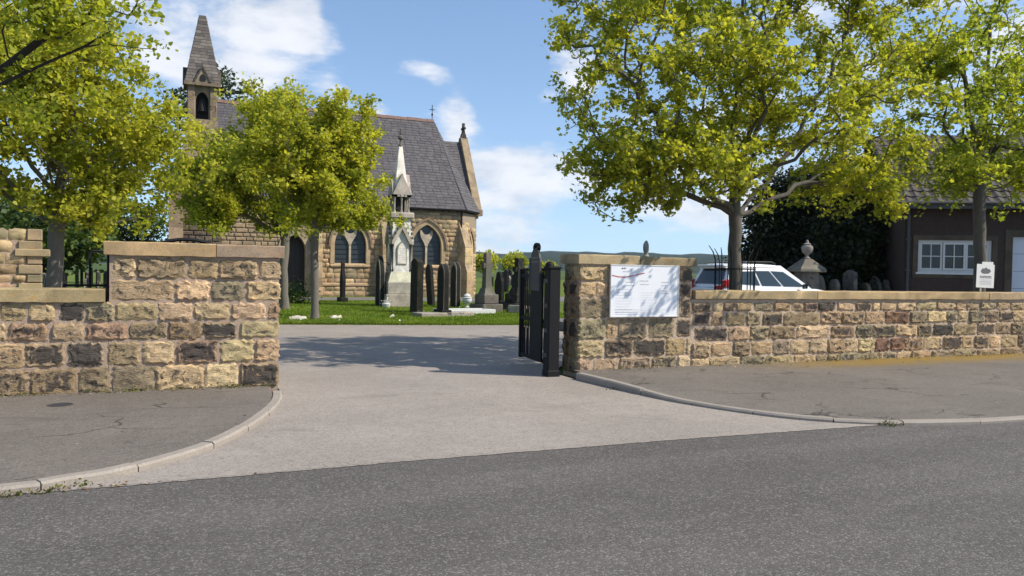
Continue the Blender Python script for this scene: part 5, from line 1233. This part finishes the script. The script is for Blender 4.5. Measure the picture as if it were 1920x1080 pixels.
# ------------------------------------------------------------------ notice board, finial, placard
nb = empty('notice_board', (6.98, 10.86, 1.23), 0, 'white enamelled notice board with red underline on the right gate pier', 'notice board')
MB().cbox(-.632, .632, -.012, .018, -.405, .405, .004).build('panel', M_WHITE, nb)
for s in (-1, 1):
    MB().cbox(s*.628-.010, s*.628+.010, -.018, .02, -.415, .415, .003).build('frame', M_FRAME, nb); MB().cbox(-.618, .618, -.018, .02, s*.405-.010, s*.405+.010, .003).build('frame', M_FRAME, nb)
    for z in (-.3, .3): MB().box(s*.5-.02, s*.5+.02, .018, .08, z-.02, z+.02).build('bracket', M_IRONG, nb)
pts = [(-.62, .245), (-.50, .222), (-.38, .218), (-.25, .238), (-.12, .268), (-.02, .285)]
sw = MB()
for (x0, z0), (x1, z1) in zip(pts, pts[1:]): sw.box(min(x0, x1)-.001, max(x0, x1)+.001, -.0165, -.012, min(z0, z1)-.006, max(z0, z1)+.006) if False else sw.add([(x0, -.0145, z0-.008), (x1, -.0145, z1-.008), (x1, -.0145, z1+.008), (x0, -.0145, z0+.008)], [(0, 1, 2, 3)])
sw.build('red_underline', M_REDINK, nb)
def printline(parent, x0, x1, z, hgt, rng, m_, y=-.0145):
    """a run of word-shaped marks too small to read"""
    b = MB(); x = x0
    while x < x1:
        l = min(rng.uniform(.012, .05), x1-x); hh = hgt*rng.uniform(.75, 1.1); b.add([(x, y, z), (x+l, y, z), (x+l, y, z+hh), (x, y, z+hh)], [(0, 1, 2, 3)]); x += l+hgt*.5
    return b.build('print_line', m_, parent)
rp = random.Random(9)
printline(nb, -.44, -.36, .345, .022, rp, M_INKD); printline(nb, -.42, -.30, .30, .014, rp, M_INK)
for z in (.135, .08): printline(nb, -.36, -.20, z, .014, rp, M_INK); printline(nb, -.10, .06, z+.02, .014, rp, M_INK)
for z, x1 in ((.135, .44), (.085, .40), (-.005, .42), (-.04, .46)): printline(nb, .30, x1, z, .016, rp, M_INK)
for i in range(9): printline(nb, -.54, -.30+rp.uniform(0, .12), .02-i*.045, .010, rp, M_INKL); printline(nb, -.08, .12+rp.uniform(0, .1), -.03-i*.04, .010, rp, M_INKL)
for i in range(3): printline(nb, -.54, .2+rp.uniform(0, .2), -.30-i*.035, .011, rp, M_INKL)
f = MB().lathe([(.055, 0), (.060, .015), (.032, .035), (.028, .06), (.048, .10), (.058, .15), (.050, .20), (.034, .235), (.018, .265), (.004, .275)], (0, 0, 0), 12)
f.xf(lambda p: Vector((p.x*(1+.18*math.sin(p.z*31)), p.y*.8, p.z)) + Vector((-.018*math.sin(p.z*9), 0, 0)))
tag(f.build('stone_finial', M_GRAVE, None, 50, (7.22, 11.2, 1.776), None, (0.26, .27, .235, .35)), 'small worn grey stone finial standing on the right pier coping', 'finial')
pc = empty('placard', (15.62, 11.5, 1.20), 0, 'small white paper placard on a stake above the right wall', 'placard')
MB().box(-.022, .022, -.012, .012, -1.2, .40).build('stake', simple('pale_stake_wood', (0.42, .34, .25), .8, .2, 12), pc)
s1 = MB().box(-.16, .38, -.020, -.014, .13, .62).build('sheet', M_PAPER, pc, None, None, (0, R(1.5), 0)); s2 = MB().box(.02, .36, -.013, -.008, .40, .67).build('sheet', M_PAPER, pc)
pr_ = MB(); 
pr_.prism([(-.04, .47), (0, .43), (.10, .42), (.20, .43), (.27, .47), (.24, .52), (.16, .53), (.12, .56), (.07, .53), (0, .53)], -.0225, -.021); pr_.build('printed_picture', M_INKD, s1)
for z in (.36, .33, .29, .26, .24, .215, .19): printline(s1, -.06, .30, z, .02 if z > .3 else .012, rp, M_INKD if z > .3 else M_INK, -.0225)

# ------------------------------------------------------------------ white car
car = empty('parked_car', (14.02, 18.75, .12), 0, 'white estate SUV with roof rails parked behind the right wall', 'car')
def loft(secs):
    b = MB(); n = len(secs[0]); vs = [p for s in secs for p in s]
    fs = [(i*n+j, i*n+(j+1) % n, (i+1)*n+(j+1) % n, (i+1)*n+j) for i in range(len(secs)-1) for j in range(n)]
    fs += [tuple(range(n-1, -1, -1)), tuple((len(secs)-1)*n+j for j in range(n))]; return b.add(vs, fs)
def body_sec(x, hw, zb, zm, zt, r=.08):
    return [(x, -hw+.06, zb), (x, -hw, zb+.15), (x, -hw, zm), (x, -hw+.03, zt-.05), (x, -hw+r, zt), (x, hw-r, zt), (x, hw-.03, zt-.05), (x, hw, zm), (x, hw, zb+.15), (x, hw-.06, zb)]
secs = [body_sec(*a) for a in ((0.0, .78, .42, .70, .98), (.06, .86, .32, .72, 1.02), (.5, .91, .24, .76, 1.03), (1.5, .92, .22, .78, 1.01), (2.9, .92, .22, .78, .99), (3.3, .91, .22, .78, 1.00), (4.0, .89, .24, .72, .92), (4.35, .80, .30, .64, .80), (4.46, .66, .38, .58, .68))]
loft(secs).build('body', M_CARPAINT, car, 35)
def cab(x, hw, z): return [(x, -hw, z), (x, hw, z)]
# greenhouse: lower ring at the waist, upper ring at the roof
lo = [(.10, -.84, .97), (3.22, -.86, .97), (3.22, .86, .97), (.10, .84, .97)]; hi = [(.42, -.62, 1.64), (2.18, -.64, 1.66), (2.18, .64, 1.66), (.42, .62, 1.64)]
g = MB().add(lo+hi, [(0, 3, 2, 1), (4, 5, 6, 7), (0, 1, 5, 4), (1, 2, 6, 5), (2, 3, 7, 6), (3, 0, 4, 7)]); g.build('cabin', M_CARPAINT, car)
rf = loft([[(x, -w_, z-.05), (x, -w_+.03, z), (x, -w_*.5, z+.035), (x, w_*.5, z+.035), (x, w_-.03, z), (x, w_, z-.05)] for x, w_, z in ((.28, .60, 1.60), (.5, .655, 1.655), (1.3, .67, 1.675), (2.0, .66, 1.665), (2.3, .62, 1.60))]); rf.build('roof', M_CARPAINT, car, 40)
def side_pt(s, u, v_):   # u along the waist, v up; on the sloping side of the greenhouse
    a = Vector(lo[0]).lerp(Vector(lo[1]), u); c = Vector(hi[0]).lerp(Vector(hi[1]), u); p = a.lerp(c, v_); p.y = (p.y-.014)*s*-1 if s > 0 else p.y-.014; return p
for s in (-1, 1):
    for nm, uv in (('side_window', [(.12, .22), (.40, .17), (.40, .76), (.17, .74)]), ('side_window', [(.425, .16), (.66, .15), (.66, .77), (.425, .77)]), ('side_window', [(.685, .14), (.945, .14), (.89, .74), (.685, .77)])):
        MB().add([side_pt(s, *q) for q in uv], [(0, 1, 2, 3)]).build(nm, M_CARGL, car)
    MB().tube([(.45, s*.57, 1.70), (.55, s*.58, 1.745), (1.9, s*.58, 1.755), (2.05, s*.57, 1.70)], .018, 6).build('roof_rail', M_BLACKP, car, 40)
    MB().cbox(2.72, 2.86, s*.90-.03+s*.05, s*.90+.03+s*.12, 1.00, 1.14, .03).build('mirror', M_BLACKP, car)
    MB().cbox(.05, .30, s*.79-.09, s*.79+.07, 1.03, 1.24, .03).build('tail_lamp', M_LAMP, car); MB().cbox(-.03, .10, s*.66-.14, s*.66+.14, .96, 1.08, .02).build('tail_lamp', M_LAMP, car)
    MB().cbox(-.03, .05, s*.70-.08, s*.70+.08, .50, .56, .01).build('reflector', M_LAMP, car); MB().cbox(4.22, 4.42, s*.62-.14, s*.62+.14, .66, .78, .03).build('headlamp', M_LAMPW, car)
    for x in (.82, 3.55):
        wh = empty('wheel', (x, s*.83, .34)); wh.parent = car
        MB().lathe([(.20, -.11), (.31, -.11), (.34, -.07), (.34, .07), (.31, .11), (.20, .11)], (0, 0, 0), 24).xf(lambda p: Vector((p.x, p.z, p.y))).build('tyre', M_RUBBER, wh, 40)
        rim = MB().lathe([(.02, -.02), (.20, -.05), (.215, -.10), (.215, .10), (.20, .05), (.02, .02)], (0, 0, 0), 20)
        for a in range(5): rim.add([(-.03, -.19, .07), (.03, -.19, .07), (.04, -.02, .10), (-.04, -.02, .10)], [(0, 1, 2, 3)])
        rim.xf(lambda p: Vector((p.x, p.z, p.y))).build('rim', M_ALLOY, wh, 40)
    for x0, x1 in ((.12, 1.62), (1.64, 3.02)): MB().box(x0+.01, x1, s*.922-.004, s*.922+.004, .30, .32).build('sill_trim', M_BLACKP, car)
    for x in (1.15, 2.35): MB().cbox(x, x+.2, s*.925-.012, s*.925+.012, .86, .89, .006).build('door_handle', M_CARPAINT, car)
rw = lambda u, v_, e=.014: (Vector(lo[0]).lerp(Vector(lo[3]), u)).lerp(Vector(hi[0]).lerp(Vector(hi[3]), u), v_)+Vector((-e, 0, .004))
MB().add([rw(.10, .20), rw(.90, .20), rw(.88, .84), rw(.12, .84)], [(0, 1, 2, 3)]).build('rear_window', M_CARGL, car)
fwd = lambda u, v_: (Vector(lo[1]).lerp(Vector(lo[2]), u)).lerp(Vector(hi[1]).lerp(Vector(hi[2]), u), v_)+Vector((.012, 0, .008))
MB().add([fwd(.06, .06), fwd(.94, .06), fwd(.92, .93), fwd(.08, .93)], [(0, 1, 2, 3)]).build('windscreen', M_CARGL, car)
MB().cbox(.20, .46, -.60, .60, 1.60, 1.655, .02).build('rear_spoiler', M_CARPAINT, car); MB().cbox(-.06, .12, -.80, .80, .30, .50, .03).build('bumper', M_BLACKP, car); MB().cbox(4.30, 4.50, -.70, .70, .26, .46, .03).build('bumper', M_BLACKP, car)
MB().box(-.035, .0, -.26, .26, .72, .83).build('number_plate', simple('yellow_plate', (.62, .5, .08), .4, .05, 3), car)

# ------------------------------------------------------------------ brick lodge behind the wall
LW = 9.0; LH = 3.98; LBZ = .10
lodge = empty('brick_lodge', (21.95, 18.85, LBZ), R(-33), 'dark brick lodge with white casement window and tiled roof at right', 'house')
lp = lambda mb, n_, m_, p=None, c_=None, sm=None: mb.build(n_, m_, p or lodge, sm, None, None, c_)
# local x runs along the front, -y looks out
W0, W1, WZ0, WZ1 = .42, 2.62, 1.68-LBZ, 2.72-LBZ
D0, D1, DZ1 = 3.22, 5.6, 2.86-LBZ
b = MB()
HH = LH-LBZ
for x0, x1, z0, z1 in ((0, W0, -.1, HH), (W0, W1, -.1, WZ0), (W0, W1, WZ1, HH), (W1, D0, -.1, HH), (D0, D1, DZ1, HH), (D1, LW, -.1, HH)): b.box(x0, x1, 0, .3, z0, z1)
b.box(0, .3, .3, 6, -.1, HH); b.box(LW-.3, LW, .3, 6, -.1, HH); b.box(.3, LW-.3, 5.7, 6, -.1, HH)
lp(b, 'wall', M_BRICK)
# courses of bricks, joined: each is under ten pixels long
bk = MB(); z = 0.0; row = 0; rb = random.Random(6)
while z < HH-.07:
    x = -(row % 2)*.115
    while x < 6.3:
        a, bb = max(x+.005, .003), x+.22
        zc = z+.035
        if bb-a > .05 and not (W0-.17 < bb and a < W1+.17 and WZ0-.2 < zc < WZ1+.17) and not (D0-.17 < bb and a < D1+.17 and zc < DZ1+.2):
            q_ = .008+rb.uniform(0, .006); bk.add([(a, -q_, z+.006), (bb, -q_, z+.006), (bb, -q_, z+.07), (a, -q_, z+.07), (a, .001, z+.006), (bb, .001, z+.006), (bb, .001, z+.07), (a, .001, z+.07)], [(0, 1, 2, 3), (0, 4, 5, 1), (3, 2, 6, 7), (0, 3, 7, 4), (1, 5, 6, 2)])
        x += .23
    z += .077; row += 1
o = lp(bk, 'brickwork', M_BRICK); o['kind'] = 'stuff'
SUR = (0.10, 0.085, 0.065, .2)
for x0, x1, z0, z1 in ((W0-.16, W0, WZ0-.18, WZ1+.16), (W1, W1+.16, WZ0-.18, WZ1+.16), (W0, W1, WZ1, WZ1+.16), (W0, W1, WZ0-.18, WZ0)): lp(MB().box(x0, x1, -.03, .18, z0, z1), 'window_surround', M_TRIM, None, SUR)
for x0, x1, z0, z1 in ((D0-.22, D0, -.05, DZ1+.2), (D1, D1+.22, -.05, DZ1+.2), (D0, D1, DZ1, DZ1+.2)): lp(MB().box(x0, x1, -.03, .18, z0, z1), 'door_surround', M_TRIM, None, SUR)
win = empty('casement_window', (W0, .06, WZ0)); win.parent = lodge
ww, wh_ = W1-W0, WZ1-WZ0
kk = lambda mb, n_, m_: mb.build(n_, m_, win)
for x0, x1, z0, z1 in ((0, ww, 0, .07), (0, ww, wh_-.07, wh_), (0, .07, .07, wh_-.07), (ww-.07, ww, .07, wh_-.07)): kk(MB().box(x0, x1, -.03, .06, z0, z1), 'frame', M_FRAME)
kk(MB().box(-.06, ww+.06, -.12, .04, -.06, .0), 'sill', M_FRAME)
for i in range(3):
    x0 = .07+i*(ww-.14)/3; x1 = .07+(i+1)*(ww-.14)/3; g_ = .008; out_ = -.05 if i == 1 else -.02
    for a0, a1, z0, z1 in ((x0+g_, x1-g_, .075, .135), (x0+g_, x1-g_, wh_-.135, wh_-.075), (x0+g_, x0+.065, .135, wh_-.135), (x1-.065, x1-g_, .135, wh_-.135)): kk(MB().box(a0, a1, out_, .03, z0, z1), 'sash', M_FRAME)
    xm = (x0+x1)/2; zm = wh_/2; kk(MB().box(xm-.014, xm+.014, out_+.01, .02, .135, wh_-.135), 'glazing_bar', M_FRAME); kk(MB().box(x0+.065, x1-.065, out_+.012, .018, zm-.014, zm+.014), 'glazing_bar', M_FRAME)
    for a0, a1 in ((x0+.065, xm-.014), (xm+.014, x1-.065)):
        for z0, z1 in ((.135, zm-.014), (zm+.014, wh_-.135)): kk(MB().box(a0, a1, .0, .006, z0, z1), 'pane', M_PANE)
lp(MB().box(W0-.1, W1+.1, .9, .92, 0, HH-.3), 'dark_room', M_DARK)
gd = empty('garage_door', (D0, .10, 0)); gd.parent = lodge
for i in range(5):
    z0 = i*DZ1/5; MB().cbox(.0, D1-D0, 0, .05, z0+.004, z0+DZ1/5-.004, .006).build('door_panel', M_DOOR, gd)
for x in (.0, D1-D0-.06): MB().box(x, x+.06, -.03, .0, 0, DZ1).build('door_frame', M_FRAME, gd)
lp(MB().tube([(.10, -.07, HH-.05), (.10, -.07, 0)], .045, 8), 'downpipe', M_IRONG, None, None, 40)
for z in (.6, 1.6, 2.6): lp(MB().cbox(.03, .17, -.12, -.0, z, z+.07, .01), 'pipe_bracket', M_IRONG)
# roof of big tiles, the front slope piece by piece
def rp_(u, v_, h=0): # u across, v up the slope
    return Vector((-.45+u, -.5+v_*math.cos(R(38)), HH-.12+v_*math.sin(R(38)))) + Vector((0, -math.sin(R(38)), math.cos(R(38))))*h
SLP = 4.4
b = MB().add([rp_(0, 0), rp_(LW+.9, 0), rp_(LW+.9, SLP), rp_(0, SLP), rp_(0, 0, -.1), rp_(LW+.9, 0, -.1), rp_(LW+.9, SLP, -.1), rp_(0, SLP, -.1)], BOXF); roof = lp(b, 'roof', M_TILE)
top = rp_(0, SLP); bot = (top.x, 6.5, HH-.12)
b = MB().add([tuple(top), (LW+.45, top.y, top.z), (LW+.45, 6.6, HH-.12), (-.45, 6.6, HH-.12)], [(0, 1, 2, 3)]); lp(b, 'rear_roof', M_TILE)
for x in (0.0, LW-.3): lp(MB().prism([(.3, HH), (5.7, HH), (top.y, top.z-.15)], x+.002, x+.298, 'x'), 'gable', M_BRICK)
tm = MB(); tw_, th_ = .30, .36
prof = [(0, .02), (.08, .06), (.16, .035), (.24, .012), (.32, .03)]
for (x, h0), (x2, h2) in zip(prof, prof[1:]): 
    P = lambda u, v_, h: (u, v_*math.cos(R(38))-h*math.sin(R(38)), v_*math.sin(R(38))+h*math.cos(R(38)))
    tm.add([P(x, -.02, h0+.03), P(x2, -.02, h2+.03), P(x2, th_, h2), P(x, th_, h0), P(x, -.02, h0+.008), P(x2, -.02, h2+.008)], [(0, 1, 2, 3), (4, 5, 1, 0)])
tme = tm.mesh('tile', M_TILE, 50); rt_ = random.Random(8)
nr = int(SLP/.33)
for r_i in range(nr):
    for c_i in range(22):
        p = rp_(c_i*tw_, r_i*.33, .0); o = link('tile', tme, roof, p+Vector((rt_.uniform(-.006, .006), 0, rt_.uniform(-.008, .012))), (0, rt_.uniform(-.02, .02), 0))
tm2 = MB()
for r_i in range(nr):
    for c_i in range(22, 33):
        p = rp_(c_i*tw_, r_i*.33); bs_ = len(tm2.v); tm2.v += [tuple(Vector(q_)+p) for q_ in tm.v]; tm2.f += [tuple(i+bs_ for i in f_) for f_ in tm.f]
o = tm2.build('further_tiles', M_TILE, roof); o['kind'] = 'stuff'
b = MB().tube([(-.45, -.52, HH-.10), (LW+.45, -.52, HH-.10)], .06, 8); lp(b, 'gutter', M_IRONG, None, None, 40)
b = MB().box(-.45, LW+.45, -.46, -.43, HH-.28, HH-.12); lp(b, 'fascia', M_IRONG)

# ------------------------------------------------------------------ stone building at the left edge
sb = empty('ashlar_wall', (-3.943, 17.078, GZ), R(6), 'end of a taller tan stone wall with dressed quoins at far left', 'wall'); sb['kind'] = 'thing'
MB().box(-4.5, 1.75, 0, .55, -.1, 2.20).build('mortar_core', M_MORTARL, sb)
ru = random.Random(14); z = 0.0; row = 0; n_b = 0; UN2 = UNITS
while z < 2.17:
    h = ru.uniform(.15, .24); h = min(h, 2.24-z); x = -3.0
    ql = .34 if row % 2 else .20
    while x < 1.75-ql-.02:
        l = min(ru.uniform(.28, .6), 1.75-ql-.01-x)
        if l > .1:
            cde = ru.choice('tttyybgp'); link('stone', ru.choice(UN2), sb, (x+l/2, -.005, z+h/2), None, (l-.022, 1, h-.022), jit(PAL[cde][0], ru)+(PAL[cde][1]*.5,))
        x += l
    MB().cbox(1.75-ql, 1.79, -.05, .3, z+.008, z+h-.008, .012).build('quoin', M_TRIM, sb, None, None, None, jit((.32, .255, .165), ru, .2)+(.35,))
    z += h; row += 1
for x0, x1, z0, z1 in ((1.8, 1.9, 1.75, 1.9),): MB().cbox(1.35, 1.92, -.10, .2, 1.72, 1.86, .015).build('string_course', M_TRIM, sb, None, None, None, (.34, .27, .17, .2))

# ------------------------------------------------------------------ ground cover: grass, daisies, weeds, leaf litter
def scatter_grass(name, n, region, hmin, hmax, seed, label, material=M_BLADE):
    rng = np.random.default_rng(seed); pts = region(rng, n)
    n = len(pts); k = 3
    h = rng.uniform(hmin, hmax, n); a = rng.uniform(0, 6.283, n); wd = h*.16+.006
    lean_ = rng.normal(size=(n, 2))*.35*h[:, None]
    v = np.zeros((n, 3, 3)); v[:, 0] = pts; v[:, 1] = pts; v[:, 2] = pts
    v[:, 0, 0] -= np.cos(a)*wd; v[:, 0, 1] -= np.sin(a)*wd; v[:, 1, 0] += np.cos(a)*wd; v[:, 1, 1] += np.sin(a)*wd
    v[:, 2, :2] += lean_; v[:, 2, 2] += h
    me = bpy.data.meshes.new(name); me.vertices.add(n*3); me.vertices.foreach_set('co', v.reshape(-1).astype(np.float32))
    me.loops.add(n*3); me.loops.foreach_set('vertex_index', np.arange(n*3, dtype=np.int32)); me.polygons.add(n); me.polygons.foreach_set('loop_start', np.arange(0, n*3, 3, dtype=np.int32)); me.update(calc_edges=True)
    at = me.attributes.new('tint', 'FLOAT', 'FACE'); at.data.foreach_set('value', np.clip(.45+rng.normal(size=n)*.2+.22*np.sin(pts[:, 0]*1.7)*np.sin(pts[:, 1]*1.3), 0, 1).astype(np.float32))
    me.materials.append(material); o = link(name, me); tag(o, label, None, None, 'stuff'); return o
en = np.array(sorted([(x, y) for x, y in edgeN]))
def verge(rng, n):
    x = rng.uniform(1.2, 13.5, n); ye = np.interp(x, en[:, 0], en[:, 1]); y = ye + rng.random(n)**1.7*15
    keep_ = ~((y > 38) & (x > 0)); return np.stack([x, y, np.full(n, LZ-.005)], 1)[keep_]
scatter_grass('grass', 90000, verge, .03, .085, 1, 'short green grass of the verge before the chapel')
def verge2(rng, n):
    x = rng.uniform(-9, 1.0, n); y = rng.uniform(24, 45, n); return np.stack([x, y, np.full(n, LZ-.005)], 1)
scatter_grass('grass', 25000, verge2, .06, .14, 2, 'green grass beyond the low left wall')
def verge3(rng, n):
    d = rng.uniform(38, 80, n); a = YAW+rng.uniform(-.03, .03, n); return np.stack([d*np.sin(a), d*np.cos(a), np.full(n, LZ-.005)], 1)
scatter_grass('grass', 15000, verge3, .06, .16, 3, 'green grass between the far headstones')
rng = np.random.default_rng(12); n = 70
x = rng.uniform(2.6, 11, n); y = np.interp(x, en[:, 0], en[:, 1])+rng.random(n)**1.5*9
o = link('daisies', leaf_mesh('daisies', np.stack([x, y, np.full(n, LZ+.10)], 1), np.full(n, .06), LEAF6, rng.random(n), rng, M_POT, 2.0, .05)); tag(o, 'scattered small white daisies in the verge grass', None, None, 'stuff')
# weeds along the wall feet and in the gutters
def weeds(name, spots, seed, label, size=.035, n_per=26, spread=.06, material=M_WEED):
    rng = np.random.default_rng(seed); P = []
    for x, y, z in spots:
        k = rng.integers(n_per//2, n_per); q = rng.normal(size=(k, 3))*np.array([spread, spread*.45, spread*.35]); q[:, 2] = np.abs(q[:, 2]); P.append(np.array([x, y, z])+q)
    P = np.vstack(P); o = link(name, leaf_mesh(name, P, size*rng.uniform(.5, 1.3, len(P)), LEAF4, rng.random(len(P)), rng, material, .3)); tag(o, label, None, None, 'stuff'); return o
rw_ = random.Random(15)
weeds('weeds', [(rw_.uniform(-2.5, 1.3), WY-.05-rw_.random()*.05, LPZ) for _ in range(26)], 1, 'low weeds and moss along the foot of the left wall', .028, 22, .07)
weeds('weeds', [(rw_.uniform(6, 16), WY-.05-rw_.random()*.10, .0) for _ in range(40)], 2, 'low weeds along the foot of the right wall', .026, 22, .09)
weeds('weeds', [(-1.05, 6.44, GZ), (-.9, 6.47, GZ), (-.75, 6.50, GZ), (-1.2, 6.42, GZ), (-.6, 6.54, GZ), (-1.4, 6.41, GZ), (5.70, 9.55, GZ), (7.25, 6.36, GZ+.02), (7.3, 6.34, GZ)], 3, 'small weeds growing in the gutter beside the kerb', .028, 40, .07)
M_LITTER = leaf_mat('dry_leaf_litter', (0.10, 0.06, 0.03), (0.22, 0.13, 0.06), (0.42, 0.32, 0.2), .1)
P = [(rw_.uniform(-2.3, 1.3), WY-.04-abs(rw_.gauss(0, .10)), LPZ+.006) for _ in range(170)] + [(rw_.uniform(6, 17), WY-.06-abs(rw_.gauss(0, .25)), .006) for _ in range(330)] + [(rw_.gauss(-.6, .5), 6.5+rw_.uniform(-.05, .08), GZ+.012) for _ in range(45)] + [(rw_.uniform(-1.8, 1.0), rw_.uniform(7.5, 10.8), LPZ+.006) for _ in range(22)] + [(rw_.uniform(5.9, 12), rw_.uniform(7.4, 10.8), .006) for _ in range(26)]
P = np.array([p for p in P if not (p[2] == LPZ+.006 and p[0] > 1.2)]); rng = np.random.default_rng(2)
o = link('leaf_litter', leaf_mesh('leaf_litter', P, rng.uniform(.012, .035, len(P)), LEAF6, rng.random(len(P)), rng, M_LITTER, 3.0, .1)); tag(o, 'dry leaf scraps and grit along the wall feet', None, None, 'stuff')
# bush at the chapel door
rng = np.random.default_rng(19); q = rng.normal(size=(1500, 3))*np.array([.42, .35, .26])+np.array([0, 0, .32]); q[:, 2] = np.abs(q[:, 2])
bu = empty('low_bush', (4.75, 34.5, LZ), 0, 'low green bush on the grass before the chapel doorway', 'bush')
link('foliage', leaf_mesh('foliage', q, rng.uniform(.06, .12, 1500), LEAF4, rng.random(1500), rng, M_LEAFB), bu)
b = MB()
for i in range(6): b.tube([(0, 0, -.05), (.25*math.cos(i), .2*math.sin(i), .35)], [.012, .005], 5)
b.build('stems', M_BARKD, bu)
# ------------------------------------------------------------------ air: faint haze that turns the far hills blue
t = mat('haze_air'); t.t.nodes.remove(t.p)
pv = t.n('ShaderNodeVolumePrincipled'); pv.inputs['Color'].default_value = (0.72, 0.84, 1.0, 1); pv.inputs['Density'].default_value = 0.00010; pv.inputs['Anisotropy'].default_value = 0.2
t.t.links.new(pv.outputs[0], t.out.inputs['Volume'])
hz = MB().box(-3300, 3300, -3300, 3300, -4, 125).build('haze', t.mat); hz['kind'] = 'stuff'
